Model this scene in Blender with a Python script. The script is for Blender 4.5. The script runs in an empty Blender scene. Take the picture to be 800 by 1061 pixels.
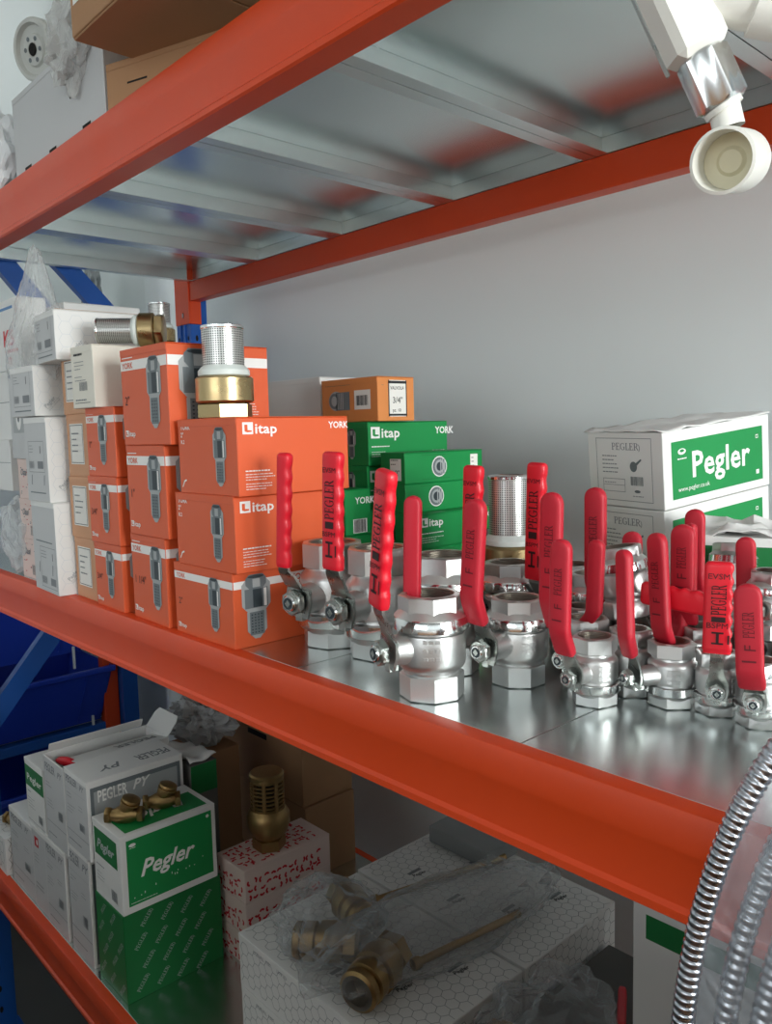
import bpy, math, random
from mathutils import Vector, Matrix, noise
random.seed(7)
scene = bpy.context.scene
COL = scene.collection
PI = math.pi
R = math.radians

# ------------------------------------------------------------------ materials
def lin(c):
    return tuple((x/12.92 if x <= .04045 else ((x+.055)/1.055)**2.4) for x in c)
def hx(h):
    return lin(tuple(int(h[i:i+2], 16)/255 for i in (0, 2, 4)))
MATS = {}
def mat(name, col, rough=.6, metal=0.0, nscale=0, ncol=.0, bump=0.0, nrough=0.0, spec=.5, trans=0.0, coat=0.0, detail=4.0, stretch=None):
    if name in MATS: return MATS[name]
    m = bpy.data.materials.new(name); m.use_nodes = True
    nt = m.node_tree; b = nt.nodes['Principled BSDF']
    c = hx(col) if isinstance(col, str) else col
    b.inputs['Base Color'].default_value = (*c, 1)
    b.inputs['Roughness'].default_value = rough
    b.inputs['Metallic'].default_value = metal
    b.inputs['Specular IOR Level'].default_value = spec
    b.inputs['Transmission Weight'].default_value = trans
    b.inputs['Coat Weight'].default_value = coat
    if nscale:
        tc = nt.nodes.new('ShaderNodeTexCoord'); n = nt.nodes.new('ShaderNodeTexNoise')
        n.inputs['Scale'].default_value = nscale; n.inputs['Detail'].default_value = detail
        if stretch:
            mp = nt.nodes.new('ShaderNodeMapping'); mp.inputs['Scale'].default_value = stretch
            nt.links.new(tc.outputs['Object'], mp.inputs[0]); nt.links.new(mp.outputs[0], n.inputs['Vector'])
        else:
            nt.links.new(tc.outputs['Object'], n.inputs['Vector'])
        if ncol:
            mx = nt.nodes.new('ShaderNodeMix'); mx.data_type = 'RGBA'
            mx.inputs[6].default_value = (*[x*(1-ncol) for x in c], 1)
            mx.inputs[7].default_value = (*[min(1, x*(1+ncol)) for x in c], 1)
            nt.links.new(n.outputs['Fac'], mx.inputs[0]); nt.links.new(mx.outputs[2], b.inputs['Base Color'])
        if nrough:
            mr = nt.nodes.new('ShaderNodeMapRange')
            mr.inputs[1].default_value = .3; mr.inputs[2].default_value = .7
            mr.inputs[3].default_value = max(.02, rough-nrough); mr.inputs[4].default_value = min(1, rough+nrough)
            nt.links.new(n.outputs['Fac'], mr.inputs[0]); nt.links.new(mr.outputs[0], b.inputs['Roughness'])
        if bump:
            bp = nt.nodes.new('ShaderNodeBump'); bp.inputs['Strength'].default_value = bump; bp.inputs['Distance'].default_value = .002
            nt.links.new(n.outputs['Fac'], bp.inputs['Height']); nt.links.new(bp.outputs[0], b.inputs['Normal'])
    MATS[name] = m
    return m

WALL = mat('painted_wall', 'e3e9e9', .85, nscale=3, ncol=.03)
FLOOR = mat('concrete_floor', '55554f', .6, nscale=5, ncol=.15)
CEIL = mat('ceiling_paint', 'dcdcda', .9)
ORANGE_PAINT = mat('orange_powder_coat', 'dc4818', .42, nscale=9, nrough=.05, ncol=.05)
BLUE_PAINT = mat('blue_powder_coat', '1257ae', .38, nscale=9, nrough=.06, ncol=.05)
GALV = mat('galvanised_sheet', 'dbe3e2', .25, 1.0, nscale=14, ncol=.05)
GALV_FOLD = mat('galvanised_fold', 'dfe6e6', .32, 1.0, nscale=24, ncol=.05)
CHROME = mat('polished_nickel', 'dfe0df', .14, 1.0, nscale=60, nrough=.05)
CAST = mat('sandblasted_nickel', 'd4d5d4', .40, 1.0, nscale=900, ncol=.05, bump=.08, nrough=.05)
STEEL = mat('zinc_plated_steel', 'b9bdb9', .3, 1.0, nscale=80, ncol=.1, nrough=.08)
BORE = mat('machined_bore', 'a8a39b', .35, 1.0)
BRASS = mat('machined_brass', 'b9a379', .32, 1.0, nscale=40, ncol=.12, nrough=.08)
BRASS_CAST = mat('cast_brass', 'a3885c', .42, 1.0, nscale=150, ncol=.15, bump=.08)
RED = mat('red_vinyl', 'e0142a', .42, nscale=20, nrough=.06, coat=.1)
RED2 = mat('matt_red_vinyl', 'c21c30', .5, nscale=20, nrough=.06)
INK = mat('black_print', '2a0a0e', .6)
INK2 = mat('worn_black_print', '6a0c1a', .6)
BLACK = mat('black_ink', '26282a', .6)
GREYINK = mat('grey_ink', '84888c', .7)
LGREY = mat('pale_grey_ink', 'b4b8ba', .7)
WHITE = mat('white_print', 'f0efec', .55)
OCARD = mat('orange_card', 'dd5c2e', .48, nscale=7, ncol=.05, coat=.08)
OCARD2 = mat('faded_orange_card', 'dc8a4a', .55, nscale=7, ncol=.05)
TANCARD = mat('tan_card', 'd39d78', .6, nscale=7, ncol=.05)
GCARD = mat('green_card', '0d8a45', .48, nscale=7, ncol=.06)
GDARK = mat('deep_green_card', '0b7438', .5, nscale=7, ncol=.06)
WCARD = mat('white_card', 'e8e8e6', .6, nscale=5, ncol=.03)
WGREY = mat('pale_grey_card', 'c9cacb', .6, nscale=5, ncol=.03)
CREAM = mat('cream_card', 'e6e2d6', .6, nscale=5, ncol=.04)
BROWN = mat('corrugated_card', 'a9805c', .8, nscale=9, ncol=.1, bump=.1)
PINKCARD = mat('pink_white_card', 'e6cfc8', .7)
REDINK = mat('red_ink', 'cc1f2b', .6)
BLUEINK = mat('blue_ink', '5f8fc0', .6)
PIC_D = mat('picture_dark', '2f3a40', .5)
PIC_M = mat('picture_mid', '6d767a', .5)
PIC_L = mat('picture_light', 'a9adae', .5)
PVC = mat('white_pvc', 'ecebe4', .35, nscale=20, ncol=.03)
NYLON = mat('translucent_nylon', 'd8e0dc', .45)
CREAMP = mat('cream_plastic', 'd9d2b4', .45)
BINBLUE = mat('blue_plastic', '1d3fb4', .35, nscale=6, ncol=.08)
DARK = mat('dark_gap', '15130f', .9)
PAPER = mat('label_paper', 'eceae4', .7)
GREYPAINT = mat('grey_film_metal', '9aa0a2', .4, .6, nscale=12, ncol=.3, bump=.5)

def strainer_mat():
    m = bpy.data.materials.new('perforated_stainless'); m.use_nodes = True
    nt = m.node_tree; b = nt.nodes['Principled BSDF']; L = nt.links
    tc = nt.nodes.new('ShaderNodeTexCoord'); sp = nt.nodes.new('ShaderNodeSeparateXYZ'); L.new(tc.outputs['Object'], sp.inputs[0])
    def mth(op, a, b_=None):
        n = nt.nodes.new('ShaderNodeMath'); n.operation = op
        for i, x in enumerate((a, b_)):
            if x is None: continue
            if isinstance(x, (int, float)): n.inputs[i].default_value = x
            else: L.new(x, n.inputs[i])
        return n.outputs[0]
    th = mth('ARCTAN2', sp.outputs['Y'], sp.outputs['X'])
    a = mth('MULTIPLY', th, 27.0); z = mth('MULTIPLY', sp.outputs['Z'], 1150.0)
    p = mth('SINE', mth('ADD', a, z)); q = mth('SINE', mth('SUBTRACT', a, z))
    s = mth('MULTIPLY', p, q)
    mr = nt.nodes.new('ShaderNodeMapRange'); L.new(s, mr.inputs[0]); mr.inputs[1].default_value = .15; mr.inputs[2].default_value = .45
    mx = nt.nodes.new('ShaderNodeMix'); mx.data_type = 'RGBA'
    mx.inputs[6].default_value = (.62, .62, .6, 1); mx.inputs[7].default_value = (.06, .06, .06, 1)
    L.new(mr.outputs[0], mx.inputs[0]); L.new(mx.outputs[2], b.inputs['Base Color'])
    b.inputs['Metallic'].default_value = .85; b.inputs['Roughness'].default_value = .32
    return m
MESHM = strainer_mat()

def film_mat(name, tint, mixv, rough=.12, scale=35):
    m = bpy.data.materials.new(name); m.use_nodes = True
    nt = m.node_tree; nt.nodes.clear(); L = nt.links
    out = nt.nodes.new('ShaderNodeOutputMaterial'); tr = nt.nodes.new('ShaderNodeBsdfTransparent')
    pr = nt.nodes.new('ShaderNodeBsdfPrincipled'); mx = nt.nodes.new('ShaderNodeMixShader')
    pr.inputs['Base Color'].default_value = (*tint, 1); pr.inputs['Roughness'].default_value = rough
    lw = nt.nodes.new('ShaderNodeLayerWeight'); lw.inputs[0].default_value = .45
    mr = nt.nodes.new('ShaderNodeMapRange'); mr.inputs[3].default_value = mixv; mr.inputs[4].default_value = min(1, mixv+.5)
    L.new(lw.outputs['Facing'], mr.inputs[0]); L.new(mr.outputs[0], mx.inputs[0])
    tc = nt.nodes.new('ShaderNodeTexCoord'); n = nt.nodes.new('ShaderNodeTexNoise'); n.inputs['Scale'].default_value = scale; n.inputs['Detail'].default_value = 3
    n.inputs['Distortion'].default_value = 1.5
    bp = nt.nodes.new('ShaderNodeBump'); bp.inputs['Strength'].default_value = .9; bp.inputs['Distance'].default_value = .01
    L.new(tc.outputs['Object'], n.inputs['Vector']); L.new(n.outputs['Fac'], bp.inputs['Height']); L.new(bp.outputs[0], pr.inputs['Normal'])
    tr.inputs[0].default_value = (.97, .97, .97, 1)
    L.new(tr.outputs[0], mx.inputs[1]); L.new(pr.outputs[0], mx.inputs[2]); L.new(mx.outputs[0], out.inputs[0])
    return m
FILM = film_mat('clear_film', (.8, .82, .82), .10)
FILM2 = film_mat('cloudy_film', (.62, .66, .68), .10, .15)
WRAP = film_mat('hose_wrap_film', (.36, .40, .44), .26, .2, 14)

# ------------------------------------------------------------------ lettering
GLY = {}
def bfont(s, kind):
    k = (s, kind)
    if k in GLY: return GLY[k]
    c = bpy.data.curves.new('t', 'FONT'); c.body = s; c.size = 1.0; c.resolution_u = 2; c.fill_mode = 'FRONT'
    if kind in ('bold', 'ital'): c.offset = .022
    if kind == 'heavy': c.offset = .020; c.space_character = 1.04
    if kind == 'ital': c.shear = .35
    if kind == 'bold': c.space_character = 1.02
    o = bpy.data.objects.new('t', c)
    me = bpy.data.meshes.new_from_object(o)
    vs = [(v.co.x, v.co.y) for v in me.vertices]; fs = [tuple(p.vertices) for p in me.polygons]
    bpy.data.objects.remove(o); bpy.data.meshes.remove(me); bpy.data.curves.remove(c)
    cap = .69
    vs = [(x/cap, y/cap) for x, y in vs]
    w = max((x for x, y in vs), default=0)
    # clockwise or not: orient to +z
    out = []
    for f in fs:
        a = sum(vs[f[i]][0]*vs[f[(i+1) % len(f)]][1]-vs[f[(i+1) % len(f)]][0]*vs[f[i]][1] for i in range(len(f)))
        out.append(f if a > 0 else tuple(reversed(f)))
    GLY[k] = (vs, out, w)
    return GLY[k]
def serif(s):
    k = (s, 'serif')
    if k in GLY: return GLY[k]
    V = []; F = []
    def rc(x0, y0, x1, y1):
        n = len(V); V.extend([(x0, y0), (x1, y0), (x1, y1), (x0, y1)]); F.append((n, n+1, n+2, n+3))
    def arc(cx, cy, rx, ry, a0, a1, t0, t1=None, n=10):
        t1 = t0 if t1 is None else t1
        for i in range(n):
            q = []
            for j, a in ((0, a0+(a1-a0)*i/n), (1, a0+(a1-a0)*(i+1)/n)):
                w = t0+(t1-t0)*abs(math.cos(R(a)))
                q.append(((cx+rx*math.cos(R(a)), cy+ry*math.sin(R(a))), (cx+(rx-w)*math.cos(R(a)), cy+(ry-w*.8)*math.sin(R(a)))))
            m = len(V); V.extend([q[0][0], q[1][0], q[1][1], q[0][1]])
            F.append((m, m+1, m+2, m+3) if a1 > a0 else (m+3, m+2, m+1, m))
    x = 0
    for ch in s:
        if ch in 'PR':
            rc(x+.08, 0, x+.24, 1); rc(x, 0, x+.34, .07); rc(x, .93, x+.2, 1)
            rc(x+.24, .93, x+.4, 1); rc(x+.24, .46, x+.4, .53)
            arc(x+.4, .73, .27, .27, -90, 90, .07, .15)
            if ch == 'R':
                n = len(V); V.extend([(x+.32, .48), (x+.48, .48), (x+.85, 0), (x+.66, 0)]); F.append((n+3, n+2, n+1, n))
                x += .86
            else: x += .76
        elif ch == 'E':
            rc(x+.08, 0, x+.24, 1); rc(x, 0, x+.66, .07); rc(x, .93, x+.62, 1); rc(x+.24, .47, x+.48, .54)
            rc(x+.59, .07, x+.66, .25); rc(x+.55, .77, x+.62, .93); rc(x+.43, .38, x+.48, .63); x += .76
        elif ch == 'L':
            rc(x+.08, 0, x+.24, 1); rc(x, 0, x+.62, .07); rc(x, .93, x+.34, 1); rc(x+.55, .07, x+.62, .27); x += .7
        elif ch == 'G':
            arc(x+.46, .5, .46, .51, 55, 305, .07, .17, 14); rc(x+.66, .08, x+.8, .45); rc(x+.5, .4, x+.88, .47); rc(x+.66, .72, x+.72, .95); x += .96
        elif ch == ')':
            arc(x-.25, .3, .45, .6, -60, 70, .05, .1); x += .3
    GLY[k] = (V, F, x)
    return GLY[k]

# ------------------------------------------------------------------ mesh builder
class MB:
    def __init__(s): s.v = []; s.f = []; s.m = []; s.mats = []; s.T = None
    def mi(s, m):
        if m not in s.mats: s.mats.append(m)
        return s.mats.index(m)
    def add(s, vs, fs, m, T=None):
        n = len(s.v); k = s.mi(m)
        T = T if T is not None else s.T
        for v in vs:
            v = Vector(v)
            s.v.append(T @ v if T is not None else v)
        for f in fs: s.f.append([i+n for i in f]); s.m.append(k)
        return s
    def cbox(s, x0, y0, z0, x1, y1, z1, m, c=.0008, T=None):
        c = min(c, (x1-x0)*.4, (y1-y0)*.4, (z1-z0)*.4)
        vs = []
        for x, sx in ((x0, 1), (x1, -1)):
            for y, sy in ((y0, 1), (y1, -1)):
                for z, sz in ((z0, 1), (z1, -1)):
                    vs += [(x, y+sy*c, z+sz*c), (x+sx*c, y, z+sz*c), (x+sx*c, y+sy*c, z)]
        def I(a, b, d, k): return (a*4+b*2+d)*3+k
        fs = [[I(0,0,0,0), I(0,0,1,0), I(0,1,1,0), I(0,1,0,0)], [I(1,0,0,0), I(1,1,0,0), I(1,1,1,0), I(1,0,1,0)],
              [I(0,0,0,1), I(1,0,0,1), I(1,0,1,1), I(0,0,1,1)], [I(0,1,0,1), I(0,1,1,1), I(1,1,1,1), I(1,1,0,1)],
              [I(0,0,0,2), I(0,1,0,2), I(1,1,0,2), I(1,0,0,2)], [I(0,0,1,2), I(1,0,1,2), I(1,1,1,2), I(0,1,1,2)]]
        for b in (0, 1):
            for d in (0, 1):
                f = [I(0,b,d,1), I(1,b,d,1), I(1,b,d,2), I(0,b,d,2)]; fs.append(f if (b ^ d) else f[::-1])
        for a in (0, 1):
            for d in (0, 1):
                f = [I(a,0,d,0), I(a,1,d,0), I(a,1,d,2), I(a,0,d,2)]; fs.append(f[::-1] if (a ^ d) else f)
        for a in (0, 1):
            for b in (0, 1):
                f = [I(a,b,0,0), I(a,b,1,0), I(a,b,1,1), I(a,b,0,1)]; fs.append(f if (a ^ b) else f[::-1])
        for a in (0, 1):
            for b in (0, 1):
                for d in (0, 1):
                    f = [I(a,b,d,0), I(a,b,d,1), I(a,b,d,2)]; fs.append(f[::-1] if (a+b+d) % 2 else f)
        return s.add(vs, fs, m, T)
    def lathe(s, prof, m, seg=28, T=None, cap0=False, cap1=False, a0=0.0):
        vs = []; fs = []
        for r, z in prof:
            for i in range(seg):
                a = a0+2*PI*i/seg; vs.append((r*math.cos(a), r*math.sin(a), z))
        for j in range(len(prof)-1):
            for i in range(seg):
                k = (i+1) % seg
                fs.append([j*seg+i, j*seg+k, (j+1)*seg+k, (j+1)*seg+i])
        if cap0: fs.append([i for i in range(seg)][::-1])
        if cap1: fs.append([(len(prof)-1)*seg+i for i in range(seg)])
        return s.add(vs, fs, m, T)
    def hexring(s, A, z0, z1, ch, m, rin=None, n=6, T=None, a0=0.0, mb=None, depth=None, cap0=True):
        r = A/2/math.cos(PI/n); ri = A/2*.97
        # chamfered prism: polygon ring, outer chamfer and optional bore
        vs = []; fs = []
        def ring(rad, z, c=False):
            st = len(vs)
            for i in range(n*4):
                a = a0+2*PI*i/(n*4)
                if c: rr = rad
                else:
                    da = ((a-a0) % (2*PI/n))-PI/n
                    rr = rad*math.cos(PI/n)/math.cos(da)
                vs.append((rr*math.cos(a), rr*math.sin(a), z))
            return st
        N = n*4
        st = [ring(ri, z0, True), ring(r, z0+ch), ring(r, z1-ch), ring(ri, z1, True)]
        if rin:
            st.append(ring(rin, z1, True))
        for a, b in zip(st, st[1:]):
            for i in range(N):
                k = (i+1) % N; fs.append([a+i, a+k, b+k, b+i])
        if cap0: fs.append([st[0]+i for i in range(N)][::-1])
        if not rin: fs.append([st[-1]+i for i in range(N)])
        s.add(vs, fs, m, T)
        if rin:
            d = depth or (z1-z0)*.8
            pr = [(rin, z1)]; k = 8
            for i in range(k):
                pr += [(rin*.95, z1-d*(i+.5)/k), (rin, z1-d*(i+1)/k)]
            pr += [(rin*.8, z1-d), (rin*.8, z1-d-.004)]
            s.lathe(pr, mb or BORE, 32, T, cap1=True)
        return s
    def tube(s, pts, r, m, seg=8, T=None, caps=True, rfn=None, sq=None):
        P = [Vector(p) for p in pts]; n = len(P); vs = []; fs = []
        up = Vector((0, 0, 1)); prev = None
        for i, p in enumerate(P):
            t = (P[min(i+1, n-1)]-P[max(i-1, 0)]).normalized()
            if prev is None:
                a = up.cross(t)
                if a.length < .05: a = Vector((1, 0, 0)).cross(t)
                a.normalize()
            else:
                a = (prev-t*prev.dot(t)).normalized()
            prev = a; b = t.cross(a)
            rr = rfn(i) if rfn else r
            for k in range(seg):
                th = 2*PI*k/seg; vs.append(p+a*(rr*math.cos(th))+b*(rr*math.sin(th)))
        for i in range(n-1):
            for k in range(seg):
                q = (k+1) % seg; fs.append([i*seg+k, i*seg+q, (i+1)*seg+q, (i+1)*seg+k])
        if caps: fs.append(list(range(seg))[::-1]); fs.append([(n-1)*seg+k for k in range(seg)])
        return s.add(vs, fs, m, T)
    def prism(s, poly, axis_pts, m, T=None):
        """poly: list of (a,b); axis_pts: function (a,b,t)->xyz for t=0,1"""
        n = len(poly)
        vs = [axis_pts(a, b, 0) for a, b in poly]+[axis_pts(a, b, 1) for a, b in poly]
        fs = [[i, (i+1) % n, n+(i+1) % n, n+i] for i in range(n)]+[list(range(n))[::-1], [n+i for i in range(n)]]
        return s.add(vs, fs, m, T)
    # flat print in a face frame fr=(origin,U,V,N)
    def flat(s, fr, pts, m, lv=1, faces=None, T=None):
        O, U, V, N = fr
        vs = [O+U*a+V*b+N*(.00025*lv) for a, b in pts]
        return s.add(vs, faces or [list(range(len(pts)))], m, T)
    def rect(s, fr, u0, v0, u1, v1, m, lv=1): return s.flat(fr, [(u0, v0), (u1, v0), (u1, v1), (u0, v1)], m, lv)
    def frame_rect(s, fr, u0, v0, u1, v1, t, m, lv=1):
        s.rect(fr, u0, v0, u1, v0+t, m, lv); s.rect(fr, u0, v1-t, u1, v1, m, lv); s.rect(fr, u0, v0+t, u0+t, v1-t, m, lv); s.rect(fr, u1-t, v0+t, u1, v1-t, m, lv)
    def text(s, fr, st, u, v, h, m, kind='sans', ang=0, lv=2, sx=1.0, center=False, width=None):
        vs, fs, w = serif(st) if kind == 'serif' else bfont(st, kind)
        if width: sx = width/(w*h)
        ca, sa = math.cos(R(ang)), math.sin(R(ang)); off = -w*h*sx/2 if center else 0
        pts = []
        for x, y in vs:
            x = x*h*sx+off; y = y*h
            pts.append((u+x*ca-y*sa, v+x*sa+y*ca))
        return s.flat(fr, pts, m, lv, fs)
    def ell(s, fr, u, v, ru, rv, m, lv=1, n=20): return s.flat(fr, [(u+ru*math.cos(2*PI*i/n), v+rv*math.sin(2*PI*i/n)) for i in range(n)], m, lv)
    def build(s, name, parent=None, loc=None, rot=None, sharp=35):
        me = bpy.data.meshes.new(name)
        me.from_pydata([tuple(v) for v in s.v], [], s.f)
        for m in s.mats: me.materials.append(m)
        me.polygons.foreach_set('material_index', s.m)
        me.polygons.foreach_set('use_smooth', [True]*len(s.f))
        me.set_sharp_from_angle(angle=R(sharp)); me.update()
        o = bpy.data.objects.new(name, me); COL.objects.link(o)
        if parent is not None: o.parent = parent
        if loc is not None: o.location = loc
        if rot is not None: o.rotation_euler = rot
        return o

def tag(o, label, cat, group=None):
    o['label'] = label; o['category'] = cat
    if group: o['group'] = group
    return o
def thing(name, label, cat, loc=(0, 0, 0), rz=0.0, group=None, rot=None):
    o = bpy.data.objects.new(name, None); COL.objects.link(o)
    o.empty_display_size = .02; o.location = loc; o.rotation_euler = rot if rot else (0, 0, rz)
    return tag(o, label, cat, group)
def struct(mb, name):
    o = mb.build(name); o['kind'] = 'structure'; return o
def V3(*a): return Vector(a)

# ------------------------------------------------------------------ room
YW = 1.24
b = MB(); b.add([(-3.4, -4, 0), (4, -4, 0), (4, YW, 0), (-3.4, YW, 0), (-3.4, -4, -.1), (4, -4, -.1), (4, YW, -.1), (-3.4, YW, -.1)],
    [[0, 1, 2, 3], [4, 7, 6, 5], [0, 4, 5, 1], [1, 5, 6, 2], [2, 6, 7, 3], [3, 7, 4, 0]], FLOOR); struct(b, 'floor')
b = MB(); b.cbox(-3.4, YW, -.1, 4, YW+.12, 3.0, WALL, .002); struct(b, 'wall_back')
b = MB(); b.cbox(-3.1, -4, 0, -2.98, YW, 3.0, WALL, .002); struct(b, 'wall_left')
b = MB(); b.cbox(-3.4, -4, 3.0, 4, YW+.12, 3.1, CEIL, .002); struct(b, 'ceiling')
b = MB(); b.lathe([(.05, 0), (.05, 3.0)], WALL, 24); b.lathe([(.056, 1.5), (.056, 1.56)], WALL, 24)
o = b.build('drain_pipe', loc=(-2.26, YW-.058, 0)); tag(o, 'white vertical pipe running up the wall left of the blue post', 'pipe')

# ------------------------------------------------------------------ racking
XL_, XR_ = -1.89, .51
YF, YB = .477, 1.093
BH = .0785
rack = thing('storage_rack', 'orange and blue long-span storage rack with three galvanised shelf levels', 'shelving rack', (XL_, YF, 0))
def rel(o, p=rack):
    o.location = Vector(o.location)-Vector(p.location); return o
def beam(z, front):
    # profile in (d, h): d from outer face inward
    pr = [(.0025, -BH), (0, -BH+.002), (0, -BH+.008), (.003, -BH+.011), (.003, -.036), (.0005, -.030), (0, -.026), (0, -.006), (.002, -.001), (.006, 0),
          (.018, 0), (.018, -.031), (.032, -.031), (.032, -BH+.001), (.031, -BH)]
    b = MB()
    if front:
        b.prism(pr, lambda a, h, t: (XL_ if t == 0 else XR_, YF+a, z+h), ORANGE_PAINT)
    else:
        b.prism(pr[::-1], lambda a, h, t: (XL_ if t == 0 else XR_, YB-a, z+h), ORANGE_PAINT)
    o = b.build('beam', rack); rel(o)
    for X, sg in ((XL_, -1), (XR_, 1)):
        q = MB()
        x0, x1 = (X-.068, X+.004) if sg < 0 else (X-.004, X+.068)
        yy = YF-.004 if front else YB-.036
        q.cbox(x0, yy, z-.135, x1, yy+.004, z+.035, ORANGE_PAINT, .0015)
        q.cbox(X-.003, YF if front else YB-.032, z-.135, X+.003, (YF if front else YB-.032)+.032, z+.035, ORANGE_PAINT, .001)
        for zz in (-.112,):
            xm = (x0+x1)/2+.006; fr = (V3(xm, yy-.0002, z+zz), V3(1, 0, 0), V3(0, 0, 1), V3(0, -1, 0))
            q.ell(fr, 0, 0, .0035, .008, DARK, 1); q.ell(fr, -.003, 0, .003, .006, PIC_L, 2)
        c = q.build('beam_connector', o)
for z in (1.82, 1.15, .483):
    for fr in (True, False): beam(z, fr)
def post(x0, y0, lab=None):
    q = MB(); w, d = .07, .05
    q.cbox(x0, y0, 0, x0+w, y0+.003, 2.45, BLUE_PAINT, .0008)
    q.cbox(x0, y0+.003, 0, x0+.003, y0+d, 2.45, BLUE_PAINT, .0008)
    q.cbox(x0+w-.003, y0+.003, 0, x0+w, y0+d, 2.45, BLUE_PAINT, .0008)
    q.cbox(x0+.022, y0-.004, 0, x0+.026, y0, 2.45, BLUE_PAINT, .0008); q.cbox(x0+.044, y0-.004, 0, x0+.048, y0, 2.45, BLUE_PAINT, .0008)
    for k in range(48):
        fr = (V3(x0+w+.0001, y0+.018, .05+k*.05), V3(0, 1, 0), V3(0, 0, 1), V3(1, 0, 0)); q.ell(fr, 0, 0, .004, .008, DARK, 1, 10)
        fr = (V3(x0+.012, y0-.0001, .05+k*.05), V3(1, 0, 0), V3(0, 0, 1), V3(0, -1, 0)); q.ell(fr, 0, 0, .0035, .006, DARK, 1, 10); q.ell(fr, .046, 0, .0035, .006, DARK, 1, 10)
    o = q.build('upright_post', rack); rel(o); return o
for X in (XL_-.074, XR_+.004):
    for yy in (YF+.002, YB-.03): post(X, yy)
    fp = MB(); fp.cbox(X-.02, YF-.01, 0, X+.09, YF+.08, .006, BLUE_PAINT, .001); fp.cbox(X-.02, YB-.05, 0, X+.09, YB+.02, .006, BLUE_PAINT, .001)
    o = fp.build('foot_plate', rack); rel(o)
def brace(y0, z0, y1, z1, X):
    d = Vector((0, y1-y0, z1-z0)); n = Vector((0, -d.z, d.y)).normalized()*.022; q = MB()
    pts = []
    for e in (Vector((X, y0, z0)), Vector((X, y1, z1))):
        pts.append([e-n, e+n, e+n+V3(.022, 0, 0), e-n+V3(.022, 0, 0)])
    a, c = pts; q.add(a+c, [[0, 1, 2, 3][::-1], [4, 5, 6, 7], [0, 1, 5, 4], [1, 2, 6, 5], [2, 3, 7, 6], [3, 0, 4, 7]], BLUE_PAINT)
    o = q.build('diagonal_brace', rack); rel(o)
brace(.52, 1.92, 1.06, 1.36, XL_-.05) if False else None
for (y0, z0, y1, z1) in ((.51, 1.93, .99, 1.34), (.70, 1.86, 1.05, 1.50), (.51, .745, 1.05, 1.385)):
    brace(y0, z0, y1, z1, XL_-.045)
brace(.51, .15, 1.05, .70, XR_+.03); brace(1.05, .72, .51, 1.3, XR_+.03); brace(.51, 1.32, 1.05, 1.9, XR_+.03)
# deck panels: each tray can be lifted out
def deck_panel():
    q = MB(); t = .0012; W = .2985; y0, y1 = YF+.0185, YB-.0185; D = y1-y0
    q.cbox(0, 0, -t, W, D, 0, GALV, .0003)
    for x in (0, W-t): q.cbox(x, 0, -.030, x+t, D, -t, GALV_FOLD, .0003)
    q.cbox(0, .0, -.0305, .020, D, -.0293, GALV_FOLD, .0003); q.cbox(W-.020, 0, -.0305, W, D, -.0293, GALV_FOLD, .0003)
    for y in (0, D-t): q.cbox(t, y, -.030, W-t, y+t, -t, GALV_FOLD, .0003)
    q.cbox(.02, 0, -.0303, W-.02, .016, -.0292, GALV_FOLD, .0003); q.cbox(.02, D-.016, -.0303, W-.02, D, -.0292, GALV_FOLD, .0003)
    return q
dp = deck_panel().build('deck_panel')
names = [n+' from the blue post' for n in ('first', 'second', 'third', 'fourth', 'fifth', 'sixth', 'seventh', 'eighth')]
lev = {1.82: 'of the top level', 1.15: 'under the valves', .483: 'of the bottom shelf'}
first = True
for z in (1.82, 1.15, .483):
    for k in range(8):
        
        o = dp if first else dp.copy()
        if not first: COL.objects.link(o)
        first = False
        o.location = (XL_+.3*k+.0008, YF+.0185, z)
        tag(o, 'galvanised tray %s, %s' % (lev[z], names[k]), 'shelf panel', 'galvanised trays %s' % lev[z])

# ------------------------------------------------------------------ cartons
def frames(w, d, h):
    F = (V3(-w, 0, 0), V3(1, 0, 0), V3(0, 0, 1), V3(0, -1, 0))
    S = (V3(0, 0, 0), V3(0, 1, 0), V3(0, 0, 1), V3(1, 0, 0))
    T = (V3(-w, 0, h), V3(1, 0, 0), V3(0, 1, 0), V3(0, 0, 1))
    return F, S, T
def lines(b, fr, u, v, w, n, step, m, th=.0008, lv=2):
    for i in range(n):
        ww = w*(.55+.45*random.random())
        x = u
        while x < u+ww-.002:
            l = random.uniform(.002, .006); b.rect(fr, x, v-i*step, min(x+l, u+ww), v-i*step+th, m, lv); x += l+.0008
def barcode(b, fr, u, v, w, h, m=BLACK, lv=3):
    x = u
    while x < u+w:
        t = random.choice((.0005, .0008, .0013)); b.rect(fr, x, v, min(x+t, u+w), v+h, m, lv); x += t+random.choice((.0006, .001))
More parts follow.
